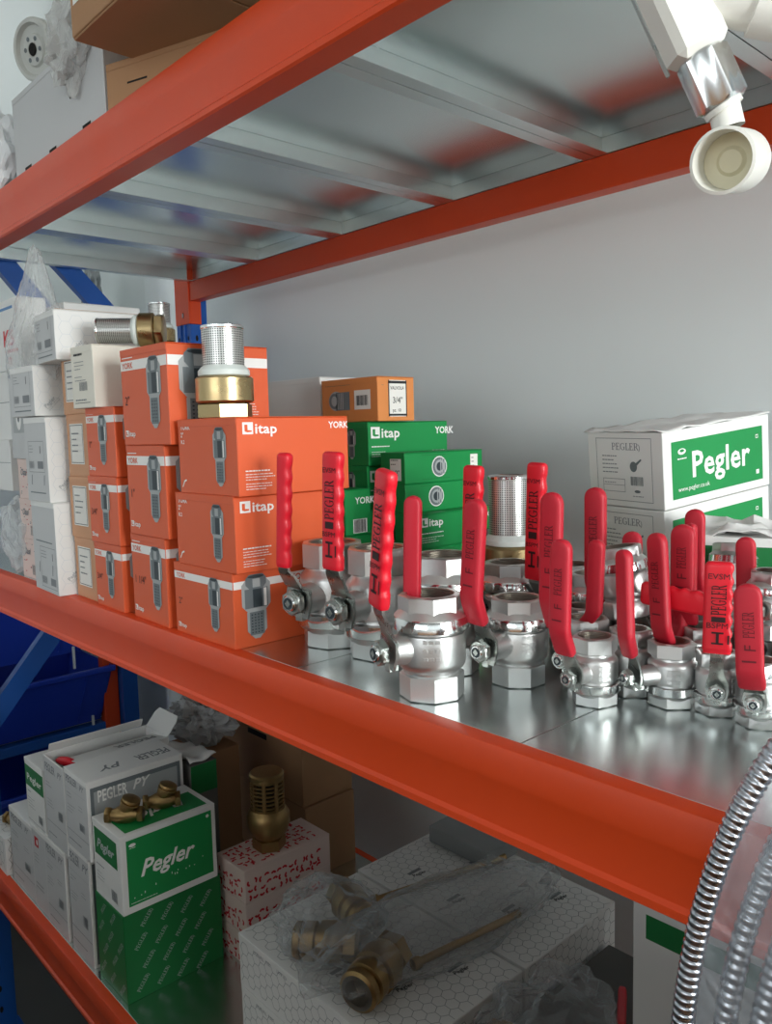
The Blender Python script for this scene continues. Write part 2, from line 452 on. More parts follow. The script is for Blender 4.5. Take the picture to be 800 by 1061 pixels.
def valve_pic(b, fr, u, v, h, lv=2, k=.42):
    w = h*k
    def oct_(x0, y0, x1, y1, c, m, l): b.flat(fr, [(x0+c, y0), (x1-c, y0), (x1, y0+c), (x1, y1-c), (x1-c, y1), (x0+c, y1), (x0, y1-c), (x0, y0+c)], m, l)
    oct_(u-w*.5, v+h*.42, u+w*.5, v+h*.95, w*.2, PIC_L, lv); oct_(u-w*.34, v, u+w*.34, v+h*.55, w*.25, PIC_L, lv+.5)
    oct_(u-w*.36, v+h*.78, u+w*.36, v+h, w*.12, PIC_M, lv+1); b.rect(fr, u-w*.12, v+h*.8, u+w*.14, v+h*.93, PIC_L, lv+2)
    b.ell(fr, u, v+h*.965, w*.28, h*.025, PIC_D, lv+2)
    b.rect(fr, u-w*.4, v+h*.48, u+w*.4, v+h*.78, PIC_M, lv+1); b.rect(fr, u-w*.12, v+h*.49, u+w*.2, v+h*.77, PIC_D, lv+2); b.rect(fr, u+w*.26, v+h*.49, u+w*.36, v+h*.77, WHITE, lv+2)
    b.rect(fr, u-w*.25, v+h*.06, u+w*.25, v+h*.42, PIC_M, lv+1.5)
    for k in range(7):
        for j in range(4): b.rect(fr, u-w*.2+j*w*.11, v+h*(.09+k*.046), u-w*.15+j*w*.11, v+h*(.11+k*.046), PIC_D, lv+2.2)
def itap(b, fr, u, v, h, m=WHITE, lv=2):
    b.rect(fr, u, v, u+h*1.05, v+h, m, lv); b.flat(fr, [(u+h*.2, v+h*.8), (u+h*.2, v+h*.25), (u+h*.45, v+h*.15), (u+h*.9, v+h*.2), (u+h*.9, v+h*.32), (u+h*.5, v+h*.35), (u+h*.5, v+h*.8)], b.cur, lv+1)
    b.text(fr, 'itap', u+h*1.2, v+h*.06, h*.82, m, 'heavy', lv=lv, sx=1.25)
def carton(name, label, cat, loc, w, d, h, m, draw=None, rz=0, group=None, tilt=None, lid=True, sidem=None, labels=None):
    """origin: front right bottom corner; x runs left, y into the shelf"""
    t = thing(name, label, cat, loc, rz, group, rot=tilt)
    b = MB(); b.cur = m
    hh = h-.0012 if lid else h
    b.cbox(-w, 0, 0, 0, d, hh, m, .0009)
    F, S, T = frames(w, d, h)
    if sidem: b.rect(S, .0008, .0008, d-.0008, hh-.0008, sidem, .4)
    if draw: draw(b, F, S, T, w, d, h)
    b.build('box_body', t)
    if lid:
        q = MB(); q.cbox(-w-.0003, -.0004, h-.001, .0003, d, h, m, .0004)
        q.cbox(-w+.001, -.0006, h-.009, -.001, -.0001, h-.0008, m, .0002)
        q.build('lid_flap', t)
    if labels:
        for (fr, u0, v0, u1, v1, fn) in labels(F, S, T, w, d, h):
            q = MB(); q.rect(fr, u0, v0, u1, v1, PAPER, 1.5); fn(q, fr, u0, v0, u1, v1); q.build('paper_label', t)
    return t
ZD = 1.15
def orange_band(pic_u=.66, size='1"', side_pic=True):
    def f(b, F, S, T, w, d, h):
        b.rect(F, .001, h*.78, w-.0005, h*.88, WHITE, 1); b.rect(S, .0005, h*.78, d-.001, h*.88, WHITE, 1)
        b.text(F, 'YORK', w*.05, h*.80, h*.06, OCARD, 'bold', lv=2); b.rect(F, w*.04, h*.905, w*.28, h*.915, WHITE, 1)
        valve_pic(b, F, w*pic_u, h*.17, h*.72)
        b.text(F, size, w*.07, h*.42, h*.09, INK, 'sans'); b.cur = OCARD; itap(b, F, w*.05, h*.09, h*.065)
        if side_pic: valve_pic(b, S, h*.34, h*.1, h*.85, 3, .52)
        b.flat(S, [(d*.46, h*.76), (d*.46+h*.3, h*.76), (d*.46+h*.3, h*.9), (d*.46, h*.9)], WHITE, 2); b.text(S, 'YORK', d*.46+h*.02, h*.785, h*.085, OCARD, 'bold', lv=3)
        lines(b, S, d*.7, h*.4, d*.22, 6, .0035, WHITE)
    return f
def orange_plain(b, F, S, T, w, d, h):
    b.text(F, 'YORK', w*.05, h*.86, h*.065, WHITE, 'bold', lv=1); b.text(F, '2"', w*.05, h*.76, h*.06, WHITE, 'bold', lv=1); b.text(F, 'R.2', w*.05, h*.67, h*.05, WHITE, 'bold', lv=1)
    valve_pic(b, F, w*.72, h*.12, h*.76)
    b.flat(F, [(w*.04, h*.08), (w*.055, h*.08), (w*.09, h*.15), (w*.13, h*.17), (w*.12, h*.19), (w*.08, h*.17)], WHITE, 1)
    b.cur = OCARD; itap(b, S, .007, h*.78, h*.15)
    lines(b, S, .009, h*.31, .05, 1, .003, WHITE, .0014); lines(b, S, .009, h*.27, .045, 3, .003, WHITE); lines(b, S, .009, h*.15, .05, 3, .003, WHITE)
    b.text(S, 'YORK', d-.03, h*.84, h*.085, WHITE, 'bold', lv=1)
OG = 'orange valve cartons stacked at the left of the middle shelf'
# column 1 (three cartons with the brass foot valve on top)
carton('valve_carton', 'orange carton with white band at the bottom of the stack under the large foot valve', 'box', (-.800, .488, ZD), .140, .172, .0905, OCARD, orange_band(.7, '2"'), group=OG)
carton('valve_carton', 'orange carton with logo, middle of the stack under the large foot valve', 'box', (-.788, .487, ZD+.0905), .137, .160, .0895, OCARD, orange_plain, group=OG)
carton('valve_carton', 'orange carton with logo carrying the large upright foot valve', 'box', (-.776, .487, ZD+.180), .134, .160, .0895, OCARD, orange_plain, group=OG)
# column 2
carton('valve_carton', 'tall orange carton standing on the tray, bottom of the second orange stack', 'box', (-.957, .486, ZD), .108, .145, .118, OCARD, orange_band(.72, '1 1/4"'), rz=R(-2), group=OG)
carton('valve_carton', 'tall orange carton in the middle of the second orange stack', 'box', (-.944, .485, ZD+.118), .110, .145, .121, OCARD, orange_band(.72, '1"'), group=OG)
carton('valve_carton', 'tall orange carton topping the second orange stack, seen behind the large foot valve', 'box', (-.920, .482, ZD+.239), .130, .148, .126, OCARD, orange_band(.72, '2"'), group=OG)
# column 3
carton('valve_carton', 'small orange carton on the tray beside the tan boxes, bottom of its stack', 'box', (-1.090, .486, ZD), .097, .13, .0965, OCARD, orange_band(.58, '3/4"'), group=OG, rz=R(-1))
carton('valve_carton', 'small orange carton beside the tan boxes, middle of its stack', 'box', (-1.087, .484, ZD+.0965), .099, .13, .098, OCARD, orange_band(.58, '3/4"'), group=OG)
carton('valve_carton', 'small orange carton beneath the cream box', 'box', (-1.084, .484, ZD+.1945), .097, .13, .0985, OCARD, orange_band(.58, '1"'), group=OG)
def cream(b, F, S, T, w, d, h):
    lines(b, F, w*.15, h*.85, w*.6, 1, .004, BLACK, .003); lines(b, F, w*.15, h*.74, w*.5, 3, .005, GREYINK, .001); lines(b, F, w*.15, h*.5, w*.5, 2, .005, GREYINK, .001)
    barcode(b, F, w*.35, h*.28, w*.35, h*.14, GREYINK); b.rect(F, w*.12, h*.08, w*.8, h*.09, BLACK, 2); lines(b, F, w*.15, h*.12, w*.5, 1, .004, GREYINK, .002)
carton('cream_box', 'cream-white box with a printed end sitting on the small orange cartons', 'box', (-1.120, .474, ZD+.293), .072, .15, .088, CREAM, cream, rz=R(2))
# tan boxes behind
def tan(b, F, S, T, w, d, h): pass
def tanl(F, S, T, w, d, h):
    def fn(q, fr, u0, v0, u1, v1):
        q.frame_rect(fr, u0+.002, v0+.002, u1-.002, v1-.002, .001, BLACK, 2); lines(q, fr, u0+.008, v1-.016, (u1-u0)-.02, 4, .009, GREYINK, .002, 3)
    return [(F, w*.15, h*.2, w*.8, h*.85, fn)]
for k, (nm) in enumerate(['on the tray', 'second from the tray', 'third from the tray', 'topmost of its stack']):
    carton('tan_carton', 'tan carton with white label between white and orange boxes, %s' % nm, 'box', (-1.20, .493, ZD+.0955*k), .079, .13, .0955, TANCARD, tan, labels=tanl, group='tan cartons between the white and orange boxes', rz=R((-1, 1, 0, 2)[k]))
# white hexagon pattern boxes
HEXINK = mat('hexagon_line_ink', 'd3d8dc', .6)
def hexgrid(b, fr, W, H, r=.011, m=HEXINK, t=.0006, lv=1):
    nx = int(W/(r*1.5))+2; ny = int(H/(r*1.732))+2
    def seg(p, q):
        for a in (p, q):
            if not (.0015 < a[0] < W-.0015 and .0015 < a[1] < H-.0015): return
        dx, dy = q[0]-p[0], q[1]-p[1]; l = math.hypot(dx, dy); nx_, ny_ = -dy/l*t/2, dx/l*t/2
        b.flat(fr, [(p[0]-nx_, p[1]-ny_), (q[0]-nx_, q[1]-ny_), (q[0]+nx_, q[1]+ny_), (p[0]+nx_, p[1]+ny_)], m, lv)
    for i in range(nx):
        for j in range(-1, ny):
            cx = i*r*1.5; cy = j*r*1.732+(i % 2)*r*.866
            P = [(cx+r*math.cos(R(60*k)), cy+r*math.sin(R(60*k))) for k in range(4)]
            for k in range(3): seg(P[k], P[k+1])
def slant(b, fr, u, v, s=.5, m=GREYINK, ang=45):
    b.text(fr, 'Pegler', u, v, .010*s*2, m, 'bold', ang=ang, lv=2)
    for k in (1, 2): b.text(fr, 'PEGLER YORKSHIRE', u+.006*s*k*1.4, v-.006*s*k*1.2, .0035*s*2, m, 'sans', ang=ang, lv=2)
def white_end(pat=0):
    def f(b, F, S, T, w, d, h):
        b.rect(F, .0012, .0012, w-.0012, h-.0022, WGREY, .4)
        lab = (w*.15, h*.35, w*.85, h*.72) if pat == 0 else (w*.12, h*.2, w*.85, h*.9) if pat == 1 else (w*.3, h*.05, w*.95, h*.5)
        b.frame_rect(F, *lab, .0008, GREYINK, 1)
        lines(b, F, lab[0]+.004, lab[3]-.008, w*.25, 3, .005, GREYINK, .001); b.rect(F, lab[2]-.016, lab[3]-.02, lab[2]-.014, lab[3]-.008, BLACK, 2)
        barcode(b, F, lab[0]+.004, lab[1]+.006, w*.2, .012, GREYINK); b.rect(F, lab[0]+w*.4, lab[1]+.006, lab[2]-.005, lab[1]+.018, GREYINK, 2)
        b.rect(F, w*.15, h*.10 if pat != 2 else h*.55, w*.85, (h*.10 if pat != 2 else h*.55)+.002, PIC_M, 2)
        if pat != 1:
            for uu in (.22, .78): b.flat(F, [(w*uu, h*.2), (w*uu+.003, h*.2), (w*uu+.006, h*.32), (w*uu+.003, h*.32)], GREYINK, 2)
        hexgrid(b, S, d, h); slant(b, S, d*.15, h*.15, .3, LGREY); slant(b, S, d*.5, h*.6, .3, LGREY)
    return f
WG = 'white hexagon-patterned boxes in the leaning stack'
carton('white_valve_box', 'tall white hexagon-patterned box standing at the front edge, bottom of its stack', 'box', (-1.288, .468, ZD), .120, .12, .149, WCARD, white_end(2), group=WG, rz=R(-3))
carton('white_valve_box', 'white hexagon-patterned box with printed end, second in the leaning white stack', 'box', (-1.300, .468, ZD+.149), .098, .12, .136, WCARD, white_end(0), group=WG)
carton('white_valve_box', 'white hexagon-patterned box set crosswise, third in the leaning white stack', 'box', (-1.332, .465, ZD+.287), .098, .12, .080, WCARD, white_end(1), group=WG, rz=R(2))
t = carton('white_valve_box', 'white box with opened brown top crowning the leaning white stack beneath clear film', 'box', (-1.243, .470, ZD+.369), .107, .17, .075, WCARD, white_end(1), group=WG, rz=R(-4))
q = MB(); q.cbox(-.10, .003, .0752, -.004, .16, .0762, BROWN, .0003); q.build('inner_flap', t)
# far left things
def pinkprint(b, F, S, T, w, d, h):
    for k in range(14):
        u, v = random.uniform(.05, .9)*w, random.uniform(.1, .9)*h
        b.rect(F, u, v, min(u+.006, w-.001), v+.0015, REDINK if k % 2 else GREYINK, 1)
    b.text(F, 'Oasi', w*.15, h*.6, h*.16, GREYINK, 'ital', lv=2); barcode(b, F, w*.6, h*.1, w*.3, h*.25, PIC_M)
for k in range(3):
    carton('small_printed_box', 'small white and red printed box beside the bagged goods, %s' % ['on the tray', 'in the middle of three', 'topmost of three'][k], 'box', (-1.462+.004*k, .50, ZD+.0717*k), .085, .12, .0717, PINKCARD, pinkprint, group='small white and red printed boxes')
def discpic(b, F, S, T, w, d, h):
    b.rect(F, w*.12, h*.30, w*.88, h*.62, PIC_L, 1); b.ell(F, w*.4, h*.46, .013, .02, WHITE, 2); b.ell(F, w*.4, h*.46, .004, .006, PIC_D, 3)
carton('grey_box', 'pale grey box with a round part pictured, behind the leaning white stack', 'box', (-1.452, .50, ZD+.2155), .108, .13, .155, WGREY, discpic)
def plainl(b, F, S, T, w, d, h): b.rect(F, .001, h*.55, w-.001, h*.56, GREYINK, 1)
carton('plain_white_box', 'plain white box at the left edge of the middle shelf, above the bagged goods', 'box', (-1.575, .50, ZD+.155), .12, .2, .095, WCARD, plainl)
carton('plain_white_box', 'plain white box at the far left edge, second above the bagged goods', 'box', (-1.575, .505, ZD+.25), .12, .2, .125, WCARD, plainl)
carton('low_white_box', 'low white tray box at the left edge, hidden behind the clear bag', 'box', (-1.575, .58, ZD), .12, .15, .155, WCARD, None)
def redletters(b, F, S, T, w, d, h):
    b.rect(F, 0.001, h*.86, w*.8, h*.9, BLUEINK, 1); b.text(F, 'KS', w*.35, h*.35, h*.22, REDINK, 'bold', width=w*.45); b.rect(F, w*.4, h*.25, w*.92, h*.29, REDINK, 1); b.text(F, 'TT', w*.5, h*.08, h*.1, REDINK, 'bold')
carton('red_lettered_box', 'white box with red lettering at the upper left edge of the middle shelf', 'box', (-1.500, .505, ZD+.376), .13, .05, .125, WCARD, redletters)
carton('plain_white_box', 'white box behind the clear film, right of the red-lettered box', 'box', (-1.430, .56, ZD+.3715), .098, .14, .115, WCARD, None)

# green cartons
def mirrored(b, fr, st, *a, **k): b.text(fr, st, *a, **k)
def green_side(logo=True, ring=False):
    def f(b, F, S, T, w, d, h):
        if ring:
            for r, m, l in ((.014, WHITE, 1), (.0125, PIC_M, 2), (.009, PIC_L, 3), (.006, PIC_D, 4)): b.ell(S, d*.42, h*.5, r*1.15, min(r*1.1, h*.42), m, l)
            for k in range(3): b.rect(S, d*.42+.001+k*.004, h*.25, d*.42+.003+k*.004, h*.75, PIC_L, 5)
            lines(b, S, d*.2, h*.88, d*.4, 1, .003, GDARK, .001); lines(b, S, d*.2, h*.1, d*.4, 1, .003, GDARK, .001)
        if logo:
            b.cur = GCARD; itap(b, S, .005, h*.62, h*.26); lines(b, S, .006, h*.42, .055, 1, .003, WHITE, .0015); lines(b, S, .006, h*.3, .05, 3, .0032, WHITE)
            b.text(S, 'YORK', d-.028, h*.7, h*.16, WHITE, 'bold', lv=1); b.rect(S, d-.035, .003, d-.008, h*.3, WHITE, 1); barcode(b, S, d-.033, .004, .022, h*.24)
            valve_pic(b, F, w*.55, h*.15, h*.7)
    return f
GG = 'green valve cartons stacked in front of the wall'
# stack with brown box on top
ys = .80
for k, (dx, lab) in enumerate([(0, 'on the tray behind the orange cartons'), (.003, 'second from the tray behind the orange cartons'), (-.002, 'third from the tray, behind the first red grips'), (.002, 'with logo, directly beneath the brown-orange box')]):
    carton('green_carton', 'green carton %s' % lab, 'box', (-.914+dx, ys, ZD+.066*k), .085, .172, .066, GCARD, green_side(True), group=GG)
carton('green_carton', 'green carton with barcode seen just right of the orange cartons', 'box', (-.905, .745, ZD+.0975), .1, .05, .068, GCARD, lambda b, F, S, T, w, d, h: (b.text(S, 'YORK', d-.030, h*.68, h*.14, WHITE, 'bold', lv=1), b.rect(S, d-.035, .003, d-.008, h*.35, WHITE, 1), barcode(b, S, d-.033, .004, .022, h*.28)), group=GG)
carton('green_carton', 'green carton on the tray hidden under the barcode carton', 'box', (-.905, .742, ZD), .1, .053, .0970, GCARD, None, group=GG)
for k, (x, y, z, h, d, ring, lab) in enumerate([(-.808, .80, 0, .033, .17, False, 'lowest in the stack left of the mesh strainer'),
        (-.810, .80, .033, .0475, .17, True, 'second from the tray left of the mesh strainer'),
        (-.809, .80, .0805, .050, .17, False, 'with logo in the stack left of the mesh strainer'),
        (-.834, .80, .1305, .0425, .15, True, 'with ring picture, second from the top'),
        (-.834, .80, .173, .045, .168, True, 'with ring picture topping the stack left of the mesh strainer')]):
    def lb(F, S, T, w, d, h):
        def fn(q, fr, u0, v0, u1, v1): lines(q, fr, u0+.002, v1-.007, (u1-u0)*.7, 2, .006, BLACK, .0012, 3); q.text(fr, '1/2"', u0+.004, v0+.008, .007, BLACK, 'sans', lv=3)
        return [(F, w*.4, h*.1, w*.85, h*.9, fn), (S, d*.83, h*.2, d*.93, h*.85, lambda q, fr, u0, v0, u1, v1: lines(q, fr, u0+.002, v1-.006, .008, 3, .006, BLACK, .001, 3))]
    carton('green_carton', 'green carton %s' % lab, 'box', (x, y, ZD+z), .052 if z > .1 else .05, d, h, GCARD, green_side(not ring, ring), group=GG, labels=lb if k == 4 else None)
def bo(b, F, S, T, w, d, h):
    b.ell(F, w*.27, h*.5, .018, .015, PIC_L, 1); b.rect(F, w*.27, h*.28, w*.52, h*.7, PIC_M, 2); b.ell(F, w*.24, h*.5, .013, .012, PIC_M, 2); b.ell(F, w*.24, h*.5, .007, .008, PIC_L, 3)
    for k in range(4): b.rect(F, w*.3+k*.004, h*.3, w*.3+.002+k*.004, h*.68, PIC_L, 3)
    lines(b, F, w*.08, h*.85, w*.6, 1, .003, BROWN, .001); lines(b, S, d*.1, h*.8, d*.1, 1, .003, BROWN)
def bol(F, S, T, w, d, h):
    def fn(q, fr, u0, v0, u1, v1): barcode(q, fr, u0+.006, v0+.006, (u1-u0)-.012, (v1-v0)-.014)
    def fn2(q, fr, u0, v0, u1, v1):
        q.rect(fr, u0, v1-.005, u1, v1-.001, BLACK, 2); q.rect(fr, u0, v0+.001, u1, v0+.004, BLACK, 2); q.rect(fr, u0, v0, u0+.002, v1, BLACK, 2); q.rect(fr, u1-.002, v0, u1, v1, BLACK, 2)
        q.text(fr, 'VALVOLA', u0+.004, v1-.014, .005, BLACK, 'sans', lv=3, width=.028); q.text(fr, '3/4"', u0+.008, v0+.020, .009, BLACK, 'sans', lv=3); q.text(fr, 'pz. 10', u0+.008, v0+.007, .005, BLACK, 'sans', lv=3)
    return [(F, w*.60, h*.28, w*.88, h*.72, fn), (S, d*.28, h*.1, d*.28+.038, h*.92, fn2)]
carton('brown_orange_carton', 'dull orange carton with paper labels on top of the green cartons', 'box', (-.893, .804, ZD+.2645), .133, .075, .066, OCARD2, bo, labels=bol)
carton('blank_white_box', 'blank white box behind the orange cartons, left of the dull orange carton', 'box', (-1.05, .82, ZD+.265), .185, .12, .075, WCARD, None)
carton('support_carton', 'white carton beneath the blank white box, hidden behind orange cartons', 'box', (-1.05, .82, ZD), .185, .14, .2645, WCARD, None)

# two dented white and green boxes at the right rear
def peg_side(b, fr, d, h, big, mir=False):
    b.rect(fr, .004*big, .008*big, d-.012*big, h-.009*big, GCARD, 1)
def dented(top):
    def f(b, F, S, T, w, d, h):
        b.frame_rect(F, w*.12, h*.08, w*.86, h*.93, .0008, GREYINK, 1)
        b.text(F, 'PEGLER)', w*.34, h*.77, h*.095, GREYINK, 'serif', lv=1)
        lines(b, F, w*.2, h*.68, w*.28, 5, h*.055, GREYINK, .0014, 1)
        b.frame_rect(F, w*.2, h*.2, w*.5, h*.38, .0007, GREYINK, 1); b.rect(F, w*.2, h*.29, w*.5, h*.296, GREYINK, 1); lines(b, F, w*.22, h*.32, w*.2, 1, .004, GREYINK, .001)
        barcode(b, F, w*.58, h*.3, w*.16, h*.12, PIC_M)
        b.ell(F, w*.62, h*.55, .006, .007, PIC_M, 1); b.flat(F, [(w*.62, h*.57), (w*.72, h*.66), (w*.73, h*.64), (w*.64, h*.54)], PIC_M, 2); b.ell(F, w*.66, h*.22, .005, .002, PIC_M, 1); lines(b, F, w*.6, h*.15, w*.15, 1, .004, GREYINK, .001)
        b.rect(S, d*.07, h*.11, d*.93, h*.86, GCARD, 1)
        b.text(S, 'Pegler', d*.24, h*.36, h*.33, WHITE, 'heavy', lv=2, width=d*.56)
        b.ell(S, d*.16, h*.72, d*.035, h*.04, WHITE, 2); b.ell(S, d*.16, h*.73, d*.02, h*.02, GCARD, 3); lines(b, S, d*.12, h*.62, d*.1, 1, .004, WHITE, .0015)
        b.text(S, 'www.pegler.co.uk', d*.12, h*.20, h*.06, WHITE, 'sans', lv=2)
        b.frame_rect(S, d*.86, h*.7, d*.885, h*.75, .001, WHITE, 2); b.rect(S, d*.86, h*.2, d*.89, h*.26, WHITE, 2)
    return f
tl = (R(-4.5), R(-1.2), R(-10.4))
tl = (R(5.6), R(1.0), R(-10.4))
carton('dented_box', 'white and green box carrying the tilted box at the right rear', 'box', (-.523, .972, ZD+.037), .128, .225, .1005, WCARD, dented(False), tilt=tl, group='large white and green boxes at the right rear', lid=False)
t = carton('dented_box', 'dented white and green box topmost at the right rear, tilted up', 'box', (-.5225, .964, ZD+.1385), .128, .225, .1005, WCARD, dented(True), tilt=tl, group='large white and green boxes at the right rear', lid=False)
q = MB()
def crumple_sheet(q, x0, y0, x1, y1, z, amp, m, n=14, sc=30, seed=0, zf=None):
    vs = []; fs = []
    for i in range(n+1):
        for j in range(n+1):
            x = x0+(x1-x0)*i/n; y = y0+(y1-y0)*j/n
            zz = z+amp*noise.noise(Vector((x*sc, y*sc, seed)))+(zf(i/n, j/n) if zf else 0)
            vs.append((x, y, zz))
    for i in range(n):
        for j in range(n): a = i*(n+1)+j; fs.append([a, a+n+1, a+n+2, a+1])
    q.add(vs, fs, m)
crumple_sheet(q, -.132, -.002, .002, .225, .103, .005, WCARD, seed=2); o = q.build('lid_flap', t); md = o.modifiers.new('s', 'SOLIDIFY'); md.thickness = .0015
# prop under the tilted pair
carton('propping_carton', 'white carton propping up the tilted boxes at the wall', 'box', (-.51, 1.045, ZD), .1, .03, .043, WCARD, None, lid=False)
def thirdp(b, F, S, T, w, d, h):
    b.rect(F, .004, .004, w-.004, h-.01, GDARK, 1); b.rect(S, .004, .004, d-.004, h-.008, GCARD, 1)
t = carton('torn_box', 'torn-open green and white box beside the stacked pair at the right edge', 'box', (-.29, .93, ZD+.0), .17, .12, .122, WCARD, thirdp, lid=False, rz=R(20))
q = MB(); crumple_sheet(q, -.165, .002, -.02, .11, .129, .016, WCARD, n=18, sc=45, seed=5); o = q.build('torn_flap', t); md = o.modifiers.new('s', 'SOLIDIFY'); md.thickness = .0015

# ------------------------------------------------------------------ foot valves with strainers
def foot_valve(label, loc, s=1.0, rot=(0, 0, 0), mesh_h=.055, group='foot valves with perforated strainers'):
    t = thing('foot_valve', label, 'valve', loc, rot=rot, group=group)
    b = MB(); b.hexring(.062*s, 0, .019*s, .0015, BRASS, n=6, a0=.3)
    b.lathe([(.026*s, .019*s), (.034*s, .0195*s), (.0365*s, .022*s), (.0365*s, .050*s), (.0345*s, .052*s), (.030*s, .053*s)], BRASS, 40, cap1=True); b.build('brass_body', t)
    b = MB(); b.lathe([(.030*s, .053*s), (.0325*s, .054*s), (.0325*s, .060*s), (.029*s, .064*s), (.026*s, .0665*s), (.024*s, .0665*s)], NYLON, 36, cap1=True); b.build('nylon_collar', t)
    b = MB(); z0 = .0665*s; z1 = z0+mesh_h*s
    b.lathe([(.0262*s, z0), (.0262*s, z1)], MESHM, 48)
    b.lathe([(.0262*s, z1-.001), (.0272*s, z1), (.0272*s, z1+.003*s), (.025*s, z1+.004*s), (.022*s, z1+.002*s), (.005*s, z1+.002*s)], CHROME, 36, cap1=True); b.build('strainer', t)
    return t
foot_valve('large brass foot valve with mesh strainer standing upright on the orange carton', (-.876, .535, ZD+.2697), .97, mesh_h=.046)
foot_valve('foot valve with mesh strainer standing behind the ball valves before the wall', (-.645, .800, ZD+.0502), 1.0, mesh_h=.070)
carton('low_white_box', 'low white box under the rear foot valve, hidden behind the ball valves', 'box', (-.606, .764, ZD), .078, .072, .050, WCARD, None)
# lying one and small uprights on top at the left
ztop = ZD+.381
foot_valve('brass foot valve lying on its side on the cream box', (-1.128, .590, ztop+.0265), .70, rot=(0, R(-90), R(53)), mesh_h=.07)
carton('white_riser_box', 'white box supporting the foot valves behind the cream box', 'box', (-1.46, .72, ZD+.2735), .26, .12, .1465, WCARD, None)
carton('under_riser_box', 'white box on the tray under the riser behind the tan cartons', 'box', (-1.46, .72, ZD), .26, .12, .2730, WCARD, None)
foot_valve('small upright foot valve behind the lying one, nearer the blue brace', (-1.672, .78, 1.5705), .80, mesh_h=.045)
foot_valve('small upright foot valve behind the lying one, nearest the blue post', (-1.51, .78, 1.5705), .80, mesh_h=.045)

# ------------------------------------------------------------------ ball valves
def sleeve(b, path, Y, w, t, m, rnd, scal):
    """path: list of Vector; cross-section width along Y, thickness along X-ish"""
    n = len(path); K = 16; vs = []; fs = []
    # arc length
    Ls = [0]
    for i in range(1, n): Ls.append(Ls[-1]+(path[i]-path[i-1]).length)
    tot = Ls[-1]
    for i in range(n):
        tdir = (path[min(i+1, n-1)]-path[max(i-1, 0)]).normalized(); N = Y.cross(tdir).normalized(); Yl = tdir.cross(N)
        if N.x < 0: N = -N
        rem = tot-Ls[i]; re = w/2 if rnd else .006
        k = 1.0
        if rem < re: k = math.sqrt(max(0.0, 1-((re-rem)/re)**2))
        ww = (w/2*k) if rnd else (w/2-.004*(1-k)); tt = t/2*(1 if rem > .003 else max(.3, math.sqrt(max(0, 1-((.003-rem)/.003)**2))))
        if Ls[i] < .002: tt *= .85; ww *= .95
        for j in range(K):
            a = 2*PI*j/K; ca, sa = math.cos(a), math.sin(a)
            e = .45
            x = tt*math.copysign(abs(ca)**e, ca); y = max(ww, .001)*math.copysign(abs(sa)**e, sa)
            if scal and y > 0 and .12 < Ls[i]/tot < .93: y -= .0016*(1+math.cos(2*PI*7*Ls[i]/tot))/2*(abs(sa) > .3)
            vs.append(path[i]+N*x+Y*y)
    for i in range(n-1):
        for j in range(K):
            q = (j+1) % K; fs.append([i*K+j, i*K+q, (i+1)*K+q, (i+1)*K+j])
    fs.append(list(range(K))[::-1]); fs.append([(n-1)*K+j for j in range(K)])
    b.add(vs, fs, m)
